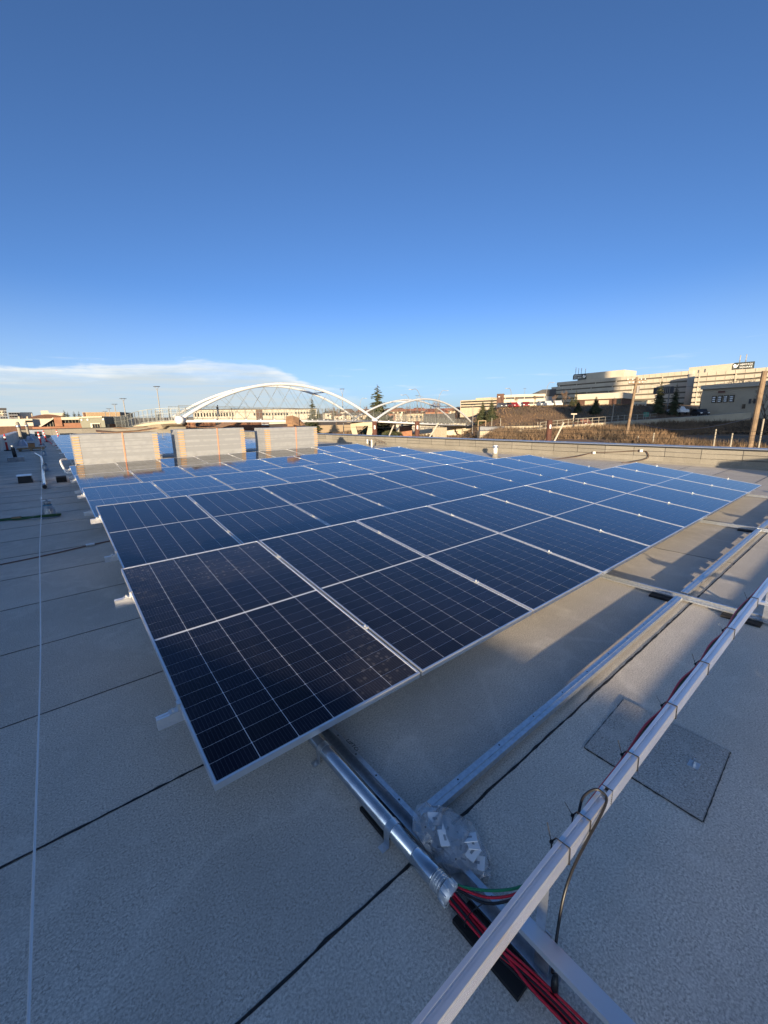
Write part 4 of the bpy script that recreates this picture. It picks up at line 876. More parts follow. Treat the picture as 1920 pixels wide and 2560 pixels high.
# ------------------------------------------------------------------ the arched footbridge
def bridge():
    t = thing('footbridge', 'white steel footbridge with two arches crossing behind the roof', 'bridge', (0, 0, 0)); ORG[t.name] = Vector((0,0,0))
    A = dep(452, 1048, 55.0); B = dep(938, 1050, 77.0); C = dep(1186, 1064, 116.0)
    def rib(a, b, rise, off, skew=0.0, r=0.24, lean=0.0):
        d = (b-a); d.z = 0; s = Vector((-d.y, d.x, 0)).normalized()
        if s.dot(a-CAM) < 0: s = -s
        P = []
        for k in range(41):
            u = k/40; p = a+(b-a)*u; hgt = rise*(4*u*(1-u))
            P.append(p+s*(off+lean*hgt)+Vector((0, 0, hgt)))
        return P, s
    spans = [(A, B, 5.5), (B, C, 5.4)]
    W_ = 5.6
    for a, b, rise in spans:
        near, s = rib(a, b, rise, 0.0, lean=0.10); far, _ = rib(a, b, rise, W_, lean=-0.10)
        MB().tube(near, 0.23, 12).build('arch_rib', M['bridgewhite'], t, True); MB().tube(far, 0.20, 12).build('arch_rib', M['bridgewhite'], t, True)
        dl = (b-a); n = Vector((-dl.y, dl.x, 0)).normalized(); n = n if n.dot(a-CAM) > 0 else -n
        dk = MB(); dk.bar(a+n*W_/2+Vector((0,0,-0.28)), b+n*W_/2+Vector((0,0,-0.28)), W_-0.5, 0.26); dk.build('deck', M['concrete'], t)
        for o in (0.0, W_):
            MB().tube([a+n*o+Vector((0,0,-0.25)), b+n*o+Vector((0,0,-0.25))], 0.17, 10).build('edge_girder', M['bridgewhite'], t, True)
        L_ = dl.length; nn = int(L_/2.2)
        for rb, o in ((near, 0.0), (far, W_)):
            hg = MB()
            for k in range(2, nn-1):
                u = k/nn; foot = a+dl*u+n*o
                for du in (-1.6/nn, 1.6/nn):
                    uu = min(0.97, max(0.03, u+du)); i = uu*40; j = int(i); q = rb[j].lerp(rb[min(40, j+1)], i-j)
                    if q.z-foot.z > 1.0: hg.tube([foot, q], 0.02, 5)
            hg.build('hangers', M['steel'], t)
            bt_ = MB()
            for k in range(2, nn-1):
                u = k/nn; p = a+dl*u+n*o; bt_.lathe([(0.12, 0), (0.12, 0.12)], p+Vector((0,0,-0.05)), 8)
            bt_.build('hanger_brackets', M['bridgewhite'], t)
        cb = MB()
        for u in (0.28, 0.72): cb.tube([near[int(u*40)], far[int(u*40)]], 0.10, 8)
        cb.build('cross_brace', M['bridgewhite'], t, True)
        rails(t, [a+n*0.35, b+n*0.35], 1.8 if a is A else 1.5); rails(t, [a+n*(W_-0.35), b+n*(W_-0.35)], 1.8 if a is A else 1.5)
    for p, nm in ((A, 'bearing'), (B, 'bearing')):
        MB().tube([p+Vector((-0.5,-0.35,-0.1)), p+Vector((0.3, 0.2, -0.1))], 0.52, 14).build(nm, M['bridgewhite'], t, True)
    # curved approach on the left
    e = [dep(452, 1052, 55.6), dep(400, 1054, 55), dep(372, 1057, 55), dep(345, 1062, 55), dep(322, 1069, 56), dep(300, 1072, 59), dep(255, 1073, 66), dep(225, 1073, 72)]
    c = catmull(e, 5); sl = MB(); V = []
    for i, p in enumerate(c):
        d = (c[min(i+1, len(c)-1)]-c[max(i-1, 0)]); s = Vector((-d.y, d.x, 0)).normalized(); s = s if s.dot(p-CAM) > 0 else -s
        dp = 0.95 if i > 4 else 0.6
        V.append([p, p+s*4.2, p+s*4.0+Vector((0,0,-dp)), p+s*0.9+Vector((0,0,-dp)), p+Vector((0,0,-0.32))])
    m = len(V)
    sl.v = [tuple(q) for r_ in V for q in r_]
    for i in range(m-1):
        for k in range(5): sl.f.append((i*5+k, i*5+(k+1) % 5, (i+1)*5+(k+1) % 5, (i+1)*5+k))
    sl.f += [(0,1,2,3,4), tuple((m-1)*5+k for k in (4,3,2,1,0))]
    sl.build('approach_slab', M['concrete'], t)
    rails(t, [q[0]+Vector((0,0,0.0)) for q in V][::2], 1.7); rails(t, [q[1] for q in V][::2], 1.7)
    # V-shaped concrete piers
    for (p, dd, w) in ((dep(905, 1056, 76), 0, 1.1), (dep(1166, 1072, 113), 1, 1.25)):
        pr = MB(); rr = Vector((_r.x, _r.y, 0)); ff = Vector((rr.y*-1, rr.x, 0)); z0 = gz(p.x, p.y)
        wid = 1.9*w*(1.25 if dd else 1.0)
        cpt = p+Vector((0,0,-0.3))
        pr.obox(cpt, rr*wid, ff*0.7, Vector((0,0,0.32)))
        for sgn in (-1, 1):
            a0 = cpt+rr*sgn*(wid*0.80)+Vector((0,0,-0.30)); b0 = Vector((cpt.x, cpt.y, 0))+rr*sgn*(wid*0.30); b0.z = z0-0.3
            pr.bar(a0, b0, 0.9*w, 1.1, ff)
        pr.build('pier', M['concrete'], t)
    return t
def rails(t, pts, h_):
    pts = [Vector(p) for p in pts]; z = Vector((0,0,1))
    tp = MB(); ms = MB(); L_ = 0
    for a, b in zip(pts, pts[1:]):
        tp.bar(a+z*h_, b+z*h_, 0.07, 0.06); tp.bar(a+z*(h_*0.62), b+z*(h_*0.62), 0.04, 0.04); tp.bar(a+z*0.1, b+z*0.1, 0.04, 0.05)
        l = (b-a).length; n = max(1, int(l/2.2))
        for k in range(n):
            p = a+(b-a)*(k/n); MB().bar(p, p+z*h_, 0.07, 0.05, b-a).build('railing_post', M['steel'], t)
        m = int(l/0.22)
        for k in range(m):
            p = a+(b-a)*((k+0.5)/m); ms.bar(p+z*0.1, p+z*(h_-0.1), 0.016, 0.016, b-a)
    MB().add(tp.v, tp.f).build('handrail', M['steel'], t); tag(ms.build('railing_mesh', M['steel'], t), kind='stuff')
fb = bridge()

# pedestrian on the bridge
def person(p, h_, label):
    me = bpy.data.meshes.new('person')
    J = {'pel': (0,0,0.52), 'chest': (0,0,0.72), 'neck': (0.01,0,0.83), 'head': (0.02,0,0.90), 'top': (0.02,0,0.96), 'lk': (0.05,0.05,0.28), 'lf': (0.11,0.05,0.03), 'lt': (0.16,0.05,0.02), 'rk': (-0.01,-0.05,0.28), 'rf': (-0.10,-0.05,0.04), 'rt': (-0.05,-0.05,0.02),
         'ls': (0,0.11,0.78), 'le': (-0.03,0.13,0.62), 'lh': (0.03,0.12,0.49), 'rs': (0,-0.11,0.78), 're': (-0.02,-0.13,0.62), 'rh': (0.06,-0.12,0.52)}
    rad = {'pel': 0.085, 'chest': 0.10, 'neck': 0.04, 'head': 0.062, 'top': 0.05, 'lk': 0.045, 'lf': 0.03, 'lt': 0.025, 'rk': 0.045, 'rf': 0.03, 'rt': 0.025, 'ls': 0.05, 'le': 0.038, 'lh': 0.026, 'rs': 0.05, 're': 0.038, 'rh': 0.026}
    ks = list(J); E = [('pel','chest'),('chest','neck'),('neck','head'),('head','top'),('pel','lk'),('lk','lf'),('lf','lt'),('pel','rk'),('rk','rf'),('rf','rt'),('chest','ls'),('ls','le'),('le','lh'),('chest','rs'),('rs','re'),('re','rh')]
    me.from_pydata([Vector(J[k])*h_ for k in ks], [(ks.index(a), ks.index(b)) for a, b in E], [])
    o = bpy.data.objects.new('person', me); COL.objects.link(o); o.location = p; o.rotation_euler.z = R(-35)
    md = o.modifiers.new('skin', 'SKIN'); sv = me.skin_vertices[0].data
    for i, k in enumerate(ks): sv[i].radius = (rad[k]*h_, rad[k]*h_)
    sv[0].use_root = True
    s = o.modifiers.new('sub', 'SUBSURF'); s.levels = 1; s.render_levels = 1
    me.materials.append(mat('navy_clothes', (0.03, 0.055, 0.10), 0.85)); ORG[o.name] = Vector(p)
    return tag(o, label, 'person')
pp = dep(546, 1041, 60.5); person((pp.x, pp.y, pp.z), 1.72, 'person in a dark blue jacket walking over the bridge')

# ------------------------------------------------------------------ generic buildings
def frame_at(px0, px1, D0, D1):
    a = up(px0, D0); b = up(px1, D1); a = Vector((a.x, a.y, 0)); b = Vector((b.x, b.y, 0)); u = (b-a).normalized(); n = Vector((-u.y, u.x, 0))
    if n.dot(a-Vector((CAM.x, CAM.y, 0))) < 0: n = -n
    return a, b, u, n
class Bld:
    def __init__(s, name, label, px0, px1, D0, D1, cat='building', group=None):
        s.a, s.b, s.u, s.n = frame_at(px0, px1, D0, D1); s.L = (s.b-s.a).length; c = (s.a+s.b)/2; s.z0 = gz(c.x, c.y)
        s.t = thing(name, label, cat, (c.x, c.y, s.z0), group); s.px = (px0, px1); s.D = (D0, D1)
    def zat(s, py, f=0.5):
        px = s.px[0]+(s.px[1]-s.px[0])*f; D = s.D[0]+(s.D[1]-s.D[0])*f; return at(px, py, D).z
    def P(s, f, z, off=0.0): p = s.a+s.u*(s.L*f)+s.n*off; return Vector((p.x, p.y, z))
    def box(s, nm, m, f0, f1, z0, z1, o0=0.0, o1=10.0, parent=None):
        c = s.P((f0+f1)/2, (z0+z1)/2, (o0+o1)/2)
        return MB().obox(c, s.u*(s.L*(f1-f0)/2), s.n*((o1-o0)/2), Vector((0,0,(z1-z0)/2))).build(nm, m, parent or s.t)
    def prism(s, nm, m, pts, o0, o1):        # pts of (f, z)
        return MB().prism([s.P(f, z, o0) for f, z in pts], s.n*(o1-o0)).build(nm, m, s.t)
def windows(B, f0, f1, z0, z1, n, m='glass', gap=0.25, proud=0.05, name='window'):
    for k in range(n):
        a = f0+(f1-f0)*(k+gap/2)/n; b = f0+(f1-f0)*(k+1-gap/2)/n; B.box(name, M[m], a, b, z0, z1, -proud, -0.004)

# left side ----------------------------------------------------------------
b = Bld('station_building', 'orange brick building with a beige sloping roof band and dark windows', 76, 232, 93, 93)
z = lambda py: b.zat(py)
b.box('wall', M['brick'], 0, 1, b.z0-1, z(1066), 0, 12)
b.box('wall', M['brick'], 0.355, 0.475, z(1066)+0.01, z(1043.5), -0.25, 11)
b.prism('glazed_gable', M['glass'], [(0.155, z(1066)), (0.355, z(1066)), (0.355, z(1048)), (0.155, z(1064))], 0.3, 10)
b.prism('roof_slope', M['cream'], [(0.10, z(1064.5)), (0.352, z(1043)), (0.352, z(1047)), (0.13, z(1065.9))], -0.3, 11)
for k in range(4):
    f = 0.19+0.045*k; b.box('mullion', M['cream'], f, f+0.004, z(1066), z(1063-4*k), 0.2, 0.29)
b.box('upper_wall', M['brick'], 0.476, 1.0, z(1066)+0.01, z(1058), 0.0, 11)
b.box('window_band', M['glass'], 0.476, 1.0, z(1058)+0.01, z(1050), 0.15, 11)
for k in range(9): b.box('mullion', M['cream'], 0.476+0.055*k, 0.479+0.055*k, z(1058)+0.02, z(1050), 0.0, 0.145)
b.box('roof_band', M['cream'], 0.474, 1.02, z(1050)+0.01, z(1043), -0.4, 11.4)
b = Bld('long_white_building', 'long cream building with a brown base at the far left', -60, 80, 108, 107)
b.box('wall', M['cream'], 0, 1, b.zat(1066), b.zat(1048), 0, 14); b.box('base', M['brickdark'], 0, 1, b.z0-1, b.zat(1066)-0.01, 0.1, 14)
b.box('window', M['glass'], 0.86, 0.995, b.zat(1057), b.zat(1052), -0.05, -0.004)
for f in (0.70, 0.86): b.box('roof_vent', M['beige'], f, f+0.03, b.zat(1048)+0.01, b.zat(1041), 3, 5)
b = Bld('apartment_block', 'dark grey apartment block with pale panels cut by the left edge', -40, 20, 300, 300)
b.box('wall', M['greywall'], 0, 1, b.z0-2, b.zat(1024), 0, 25); b.box('roof', M['darkroof'], -0.02, 1.02, b.zat(1024)+0.02, b.zat(1020), -1, 26)
b.box('pale_panel', M['cream'], 0.6, 0.86, b.zat(1040), b.zat(1027), -0.15, -0.01)
for r in range(3): windows(b, 0.66, 0.99, b.zat(1032+7*r), b.zat(1029+7*r), 3, gap=0.55, proud=0.3)
b = Bld('apartment_block', 'blue-grey far block left of the arched roof complex', 22, 58, 340, 340)
b.box('wall', M['greywall'], 0, 1, b.z0-2, b.zat(1031), 0, 25)
for r in range(2): windows(b, 0.05, 0.95, b.zat(1043-7*r), b.zat(1039-7*r), 5, proud=0.2)
b = Bld('arched_complex', 'low pale complex with an arched roof on the left skyline', 52, 166, 305, 305)
b.box('wall', M['cream'], 0, 1, b.z0-2, b.zat(1046), 0, 30)
b.prism('arched_roof', M['brickdark'], [(0.15+0.85*k/12, b.zat(1046)+0.01+(b.zat(1036)-b.zat(1046))*math.sin(math.pi*k/12)**0.7) for k in range(13)], -0.5, 30)
for f0, f1, py in ((0.0, 0.25, 1030), (0.45, 0.62, 1026), (0.62, 0.98, 1032)): b.box('roof_block', M['cream'], f0, f1, b.zat(1046)+0.02, b.zat(py), 5, 20)
b = Bld('stair_tower', 'olive clad stair building with a tapered side and pale glazed doors', 197, 262, 74, 72)
zt = b.zat(1044); b.prism('wall', M['olive'], [(0.32, b.z0-1), (0.97, b.z0-1), (0.97, zt), (0.0, zt)], 0, 6)
b.box('roof', M['cream'], -0.02, 0.96, zt+0.005, b.zat(1041.5), -0.4, 6.4); b.box('door_frame', M['cream'], 0.42, 0.80, b.zat(1085), b.zat(1058), -0.12, -0.006)
for k in range(3): b.box('door_pane', M['glass'], 0.50+0.10*k, 0.585+0.10*k, b.zat(1085), b.zat(1060), -0.16, -0.122)
b.box('side_glazing', M['glass'], 0.80, 1.08, b.z0, b.zat(1061), 0.3, 4); 
for f in (0.10, 0.33, 0.93): b.box('lamp', M['white'], f, f+0.05, b.zat(1051), b.zat(1047), -0.18, -0.006)
b = Bld('corrugated_building', 'tan corrugated building behind the lamp posts', 212, 303, 132, 130)
b.box('wall', M['cream'], 0, 1, b.z0-1, b.zat(1046), 0, 14); b.box('upper_wall', M['tan'], -0.02, 1.0, b.zat(1046)+0.01, b.zat(1030.5), -0.6, 14)
for k in range(34): b.box('corrugation', M['tan'], 0.09+0.0265*k, 0.102+0.0265*k, b.zat(1045), b.zat(1031), -0.68, -0.605)
b.box('end_wall', M['brickdark'], -0.0, 0.055, b.zat(1045.5), b.zat(1031), -0.72, -0.606); b.box('window', M['glass'], 0.76, 1.0, b.zat(1054), b.zat(1046.3), -0.3, -0.01); b.box('window', M['glass'], 0.36, 0.50, b.zat(1056), b.zat(1052), -0.05, -0.01)

# under and behind the bridge ---------------------------------------------
b = Bld('brick_shed', 'long orange brick building seen under the bridge deck', 455, 672, 74, 78)
b.box('wall', M['brick'], 0, 1, b.z0-1, b.zat(1053), 0, 9); b.box('roof', M['darkroof'], -0.01, 1.01, b.zat(1053)+0.01, b.zat(1051.5), -0.3, 9.3)
for f in (0.13, 0.35, 0.385): b.box('doorway', M['darkroof'], f, f+0.03, b.z0, b.zat(1055), -0.03, -0.004)
b.box('sign_board', M['white'], 0.90, 0.99, b.zat(1066), b.zat(1054.5), -0.08, -0.005); b.box('sign_stripe', M['redroof'], 0.905, 0.985, b.zat(1062), b.zat(1059), -0.10, -0.082)
b = Bld('long_low_building', 'long white low building with window strips seen through the bridge railing', 486, 792, 235, 245)
b.box('wall', M['cream'], 0, 1, b.z0-2, b.zat(1024), 0, 20); b.box('roof', M['darkroof'], -0.005, 1.005, b.zat(1024)+0.02, b.zat(1022), -0.6, 20)
windows(b, 0.0, 0.30, b.zat(1040), b.zat(1031), 14, gap=0.5, proud=0.15); windows(b, 0.45, 0.75, b.zat(1039), b.zat(1033), 12, gap=0.4, proud=0.15); windows(b, 0.80, 0.98, b.zat(1036), b.zat(1031), 7, gap=0.4, proud=0.15)
b.box('entrance', M['brickdark'], 0.475, 0.525, b.z0, b.zat(1025), -0.6, -0.16)
hs = random.Random(21)
def house(px, D, w, hgt, roofm, wallm, label):
    p = gp(px, D); d = Vector((p.x-CAM.x, p.y-CAM.y, 0)).normalized(); u = Vector((d.y, -d.x, 0)); t = thing('house', label, 'house', p, 'houses on the far rise'); q = hs.uniform(-0.5, 0.5)
    u = (u*math.cos(q)+d*math.sin(q)); n = Vector((-u.y, u.x, 0)); dp = w*0.6
    MB().obox(p+Vector((0,0,hgt/2-0.5)), u*w/2, n*dp/2, Vector((0,0,hgt/2+0.5))).build('wall', M[wallm], t)
    z = p.z+hgt+0.02; r = MB(); a = [p+u*sx*(w/2+0.3)+n*sy*(dp/2+0.3) for sx, sy in ((-1,-1),(1,-1),(1,1),(-1,1))]; g = [p-u*w*0.35, p+u*w*0.35]
    r.add([(q_.x, q_.y, z) for q_ in a]+[(q_.x, q_.y, z+hgt*0.42) for q_ in g], [(0,1,5,4),(2,3,4,5),(1,2,5),(3,0,4),(3,2,1,0)]); r.build('roof', M[roofm], t)
    for k in (-0.28, 0.05, 0.3):
        MB().obox(p+u*w*k-n*(dp/2+0.05)+Vector((0,0,hgt*0.55)), u*w*0.07, n*0.04, Vector((0,0,hgt*0.16))).build('window', M['glass'], t)
for k in range(26):
    px = 830+k*13.5+hs.uniform(-3, 3); D = hs.uniform(230, 420)
    house(px, D, hs.uniform(9, 15), hs.uniform(3.2, 5.5), hs.choice(['redroof', 'darkroof', 'brickdark', 'redroof']), hs.choice(['cream', 'beige', 'brick', 'cream']), 'small pitched-roof house, %s from the left on the rise beyond the bridge' % nth(k))
b = Bld('retail_building', 'long red-roofed low building behind the smaller arch', 960, 1130, 262, 270)
b.box('wall', M['cream'], 0, 1, b.z0-1, b.zat(1028), 0, 15); b.box('roof', M['redroof'], -0.01, 1.01, b.zat(1028)+0.02, b.zat(1022), -1, 16); windows(b, 0.02, 0.98, b.zat(1033), b.zat(1029), 16, gap=0.4, proud=0.1)
b = Bld('office_block', 'beige office block on the skyline left of the parking structure', 1150, 1246, 268, 255)
b.box('wall', M['beige'], 0, 1, b.z0-2, b.zat(999), 0, 25); b.box('penthouse', M['beige'], 0.3, 0.7, b.zat(999)+0.02, b.zat(994), 5, 15)
for r in range(3): b.box('window_band', M['glass'], 0.02, 0.98, b.zat(1018-6.5*r), b.zat(1015-6.5*r), -0.15, -0.01)

# hilltop ------------------------------------------------------------------
b = Bld('parking_structure', 'pale parking structure with open dark decks and a brick stair tower', 1240, 1360, 152, 152)
b.box('deck_mass', M['darkroof'], 0.16, 1.0, b.z0-1, b.zat(990), 0.5, 22); 
for py0, py1 in ((1019, 1011), (1006, 997.5), (992.5, 986.5)): b.box('parapet_band', M['precast'], 0.15, 1.0, b.zat(py0), b.zat(py1), 0, 22.2)
for k in range(5): b.box('column', M['precast'], 0.17+0.2*k, 0.182+0.2*k, b.z0-1, b.zat(992.6), 0.1, 0.45)
b.box('stair_tower', M['brickdark'], 0.0, 0.149, b.z0-1, b.zat(983), -0.5, 7); b.box('tower_sign', M['white'], 0.03, 0.07, b.zat(991.5), b.zat(989), -0.6, -0.505)
b = Bld('pitched_hall', 'dark grey pitched roof rising behind the parking structure', 1312, 1385, 178, 178)
b.prism('roof', M['darkroof'], [(0, b.zat(990)), (0.55, b.zat(974)), (1.0, b.zat(974)), (1.0, b.zat(990))], 0, 20); b.box('wall', M['greywall'], 0.0, 1.0, b.z0-1, b.zat(990)-0.02, 0.5, 20)

def office():
    # two wings: the left in the distance, the right one nearer, a penthouse on each
    t = thing('office_building', 'large stepped cream office building with dark window strips on the hilltop', 'building', (0,0,0)); ORG[t.name] = Vector((0,0,0))
    def wing(px0, px1, D0, D1, tops, bots, f_lo, depth, steps, fl=6):
        """tops, bots: pixel rows of roof edge and lowest band at both ends; floors interpolated"""
        a, b_, u, n = frame_at(px0, px1, D0, D1); L_ = (b_-a).length
        zt = (at(px0, tops[0], D0).z+at(px1, tops[1], D1).z)/2; zb = min(at(px0, bots[0], D0).z, at(px1, bots[1], D1).z); hF = (zt-zb)/fl
        for k in range(fl):
            zt_k = zt-hF*k; s0 = steps*max(0, (fl-1-k))*0 + (steps*k if steps < 0 else 0)
            fa = (0.0-0.05*min(k, 3)) if steps else 0.0
            c0 = a+u*(L_*fa); c1 = b_
            def bx(z0, z1, o0, o1, m, nm, f0=0.0, f1=1.0):
                p = c0+(c1-c0)*f0; q = c0+(c1-c0)*f1; c = (p+q)/2+n*((o0+o1)/2); MB().obox(Vector((c.x, c.y, (z0+z1)/2)), u*((q-p).length/2), n*((o1-o0)/2), Vector((0,0,(z1-z0)/2))).build(nm, m, t)
            bx(zt_k-hF*0.70, zt_k, 0, depth, M['precast'], 'spandrel_band'); bx(zt_k-hF, zt_k-hF*0.70-0.01, 0.5, depth, M['officeglass'], 'window_strip')
            nfl = int(L_/1.9); LL = (c1-c0).length
            fm = MB()
            for j in range(nfl): 
                p = c0+(c1-c0)*((j+0.5)/nfl); fm.obox(Vector((p.x-n.x*0.06, p.y-n.y*0.06, zt_k-hF*0.31)), u*0.09, n*0.03, Vector((0,0,hF*0.29)))
            fm.build('band_fins', M['precast'], t)
            for j in range(0, nfl, 4):
                p = c0+(c1-c0)*((j+0.5)/nfl)+n*0.28; MB().obox(Vector((p.x, p.y, zt_k-hF*0.855)), u*0.10, n*0.2, Vector((0,0,hF*0.14))).build('pier', M['precast'], t)
        return a, b_, u, n, zt, zb
    a, b_, u, n, zt, zb = wing(1386, 1715, 190, 168, (951, 934), (1012, 1010), 0, 26, 1)
    def pent(px0, px1, D0, D1, py_t, py_b, dp, off, nm='penthouse', m='precast'):
        a2, b2, u2, n2 = frame_at(px0, px1, D0, D1); zt_ = at((px0+px1)/2, py_t, (D0+D1)/2).z; zb_ = at((px0+px1)/2, py_b, (D0+D1)/2).z-1.5; c = (a2+b2)/2+n2*(dp/2)
        MB().obox(Vector((c.x, c.y, (zt_+zb_)/2)), u2*((b2-a2).length/2), n2*(dp/2), Vector((0,0,(zt_-zb_)/2))).build(nm, M[m], t); return a2, b2, u2, n2, zt_
    pent(1436, 1548, 191, 183, 930.5, 946, 10, 3); pent(1705, 1815, 170, 166, 915, 934, 9, 2)
    wing(1722, 1908, 155, 150, (932, 921), (1012, 1016), 0, 26, 0, 7)
    # round stair tower between the wings
    p = up(1719, 163); MB().lathe([(1.5, gz(p.x, p.y)-1), (1.5, at(1718, 936, 163).z)], (p.x, p.y, 0), 24).build('round_stair', M['precast'], t, True)
    # rooftop signs
    def sign(px0, px1, D, py0, py1, flip, label):
        a2, b2, u2, n2 = frame_at(px0, px1, D, D); zt_ = at((px0+px1)/2, py0, D).z; zb_ = at((px0+px1)/2, py1, D).z; w = (b2-a2).length; hgt = zt_-zb_; c = (a2+b2)/2
        s_ = thing('rooftop_sign', label, 'sign', (c.x, c.y, zb_)); ch = hgt*0.28
        def q(x, z, o): p_ = a2+u2*x+n2*o; return (p_.x, p_.y, zb_+z)
        poly = [(0, 0), (w, 0), (w, hgt), (ch, hgt), (0, hgt-ch)] if not flip else [(0, 0), (w, 0), (w, hgt*0.92), (w-ch*0.3, hgt), (ch*0.6, hgt), (0, hgt-ch)]
        MB().prism([q(x, z_, 0) for x, z_ in poly], n2*1.2).build('sign_box', M['sign'], s_)
        rot = Matrix(((u2.x, 0, -n2.x), (u2.y, 0, -n2.y), (0, 1, 0))).to_4x4()
        for i, wd in enumerate(('HERITAGE', 'SQUARE')):
            cu_ = bpy.data.curves.new('lettering', 'FONT'); cu_.body = wd; cu_.size = hgt*0.36; cu_.extrude = 0.04; cu_.align_x = 'LEFT'
            ob = bpy.data.objects.new('tmp', cu_); COL.objects.link(ob); bpy.context.view_layer.update()
            me = bpy.data.meshes.new_from_object(ob.evaluated_get(bpy.context.evaluated_depsgraph_get())); bpy.data.objects.remove(ob)
            wdt = max(v.co.x for v in me.vertices); k_ = min(1.2, (w*0.58)/max(wdt, 0.1))
            o = bpy.data.objects.new('lettering', me); COL.objects.link(o); me.materials.clear(); me.materials.append(M['white'])
            x = w*0.34 if not flip else w*0.06; p_ = Vector(q(x, hgt*(0.54-0.40*i), -0.10)); o.parent = s_
            o.matrix_local = Matrix.Translation(p_-Vector((c.x, c.y, zb_))) @ rot @ Matrix.Diagonal((k_, 1.0, 1, 1))
        # small bird-like emblem: body and two swept wings
        ex = w*0.17 if not flip else w*0.84; sg = 1; em = MB(); hh = hgt*0.30; cz = hgt*0.5
        for pts in ([(-1.1, -0.9), (0.2, -0.9), (1.0, 0.2), (0.5, 0.4), (-0.1, -0.3)], [(-1.0, 0.9), (-0.2, 0.1), (0.3, 0.5), (-0.3, 0.9)], [(-1.2, 0.1), (-0.5, -0.4), (-0.1, 0.0), (-0.8, 0.5)], [(0.6, 0.6), (1.1, 0.5), (1.2, 1.0)]):
            em.prism([q(ex+x*hh, cz+z_*hh, -0.10) for x, z_ in pts], n2*0.09)
        em.build('emblem', M['white'], s_)
    sign(1424, 1457, 186, 935.5, 948.5, True, 'dark rooftop sign at the shaded left end of the office building')
    sign(1809, 1863, 152, 907, 923.5, False, 'dark rooftop sign with a white emblem at the sunlit right end of the office building')
    def mast(px, D, y0, y1, label, w=0.09):
        p = at(px, y0, D); q = at(px, y1, D); m_ = thing('antenna_mast', label, 'antenna', p, 'antennas on the office roof'); q.x, q.y = p.x, p.y
        MB().tube([p-Vector((0,0,0.6)), q], w, 6).build('mast', M['pole'], m_); MB().bar(q-Vector((0,0,abs(q.z-p.z)*0.55)), q-Vector((0,0,0.05)), 0.20, 0.16, (1,0,0)).build('antenna_panel', M['white'], m_)
    for px in (1439, 1446, 1453, 1463): mast(px, 187, 934, 919+hs.uniform(-1, 3), 'thin antenna mast, %s from the left over the shaded office wing' % nth((1439, 1446, 1453, 1463).index(px)))
    for px, y1 in ((1848, 888), (1863, 886)): mast(px, 155, 911, y1, 'white antenna mast behind the right rooftop sign, %s of two' % ('left' if px < 1855 else 'right'), 0.12)
    return t
office()
b = Bld('strip_mall', 'low beige shop building on the hill edge between two spruces', 1437, 1552, 125, 122)
b.box('wall', M['brickdark'], 0.0, 0.97, b.z0-1, b.zat(998), 0, 12); b.box('fascia', M['precast'], -0.02, 1.0, b.zat(998)+0.01, b.zat(984), -0.6, 12.5); b.box('doorway', M['glass'], 0.88, 0.97, b.z0, b.zat(999), -0.08, -0.01)
for f in (0.2, 0.5): b.box('panel', M['beige'], f, f+0.22, b.zat(1012), b.zat(1001), -0.06, -0.01)
b = Bld('strip_mall', 'low grey shop building with large windows in the shade at the right', 1746, 1925, 107, 101)
zt = b.zat(969); b.box('wall', M['beige'], 0, 1.0, b.z0-2, zt, 0, 14); b.box('fascia', M['precast'], -0.01, 1.01, zt+0.01, zt+0.8, -0.5, 14.5)
for k in range(4): 
    w_ = b.box('window', M['glass'], 0.17+0.085*k, 0.24+0.085*k, b.zat(1005), b.zat(987), -0.10, -0.01)
    for j in range(3): b.box('poster', M['white'], 0.18+0.085*k, 0.22+0.085*k, b.zat(1003-5*j), b.zat(1000-5*j), -0.13, -0.105, w_)
b.box('sign_board', M['redroof'], 0.27, 0.37, b.zat(980), b.zat(976), -0.56, -0.505)
for f in (0.70, 0.76): b.box('awning', M['darkroof'], f, f+0.025, b.zat(1010), b.zat(999), -0.15, -0.01)
b.box('door', M['glass'], 0.62, 0.66, b.zat(1022), b.zat(1011), -0.1, -0.01)
bb = Bld('billboard', 'dark billboard standing between two scraggly trees on the hill', 1625, 1672, 112, 110, 'billboard')
bb.box('panel', M['darkroof'], 0, 1, bb.zat(984), bb.zat(968), 0, 0.5)
for f in (0.2, 0.8): bb.box('post', M['pole'], f, f+0.03, bb.z0-0.5, bb.zat(984)-0.01, 0.15, 0.4)
for k in range(5): bb.box('strip', M['cream'], 0.45+0.1*k, 0.46+0.1*k, bb.zat(983), bb.zat(969), -0.04, -0.005)
bb = Bld('storage_shed', 'low pale shed at the top of the shaded slope', 1580, 1612, 112, 112, 'shed'); bb.box('wall', M['precast'], 0, 1, bb.z0-0.5, bb.zat(1003), 0, 5); bb.box('roof', M['darkroof'], -0.04, 1.04, bb.zat(1003)+0.01, bb.zat(1001.5), -0.3, 5.3)

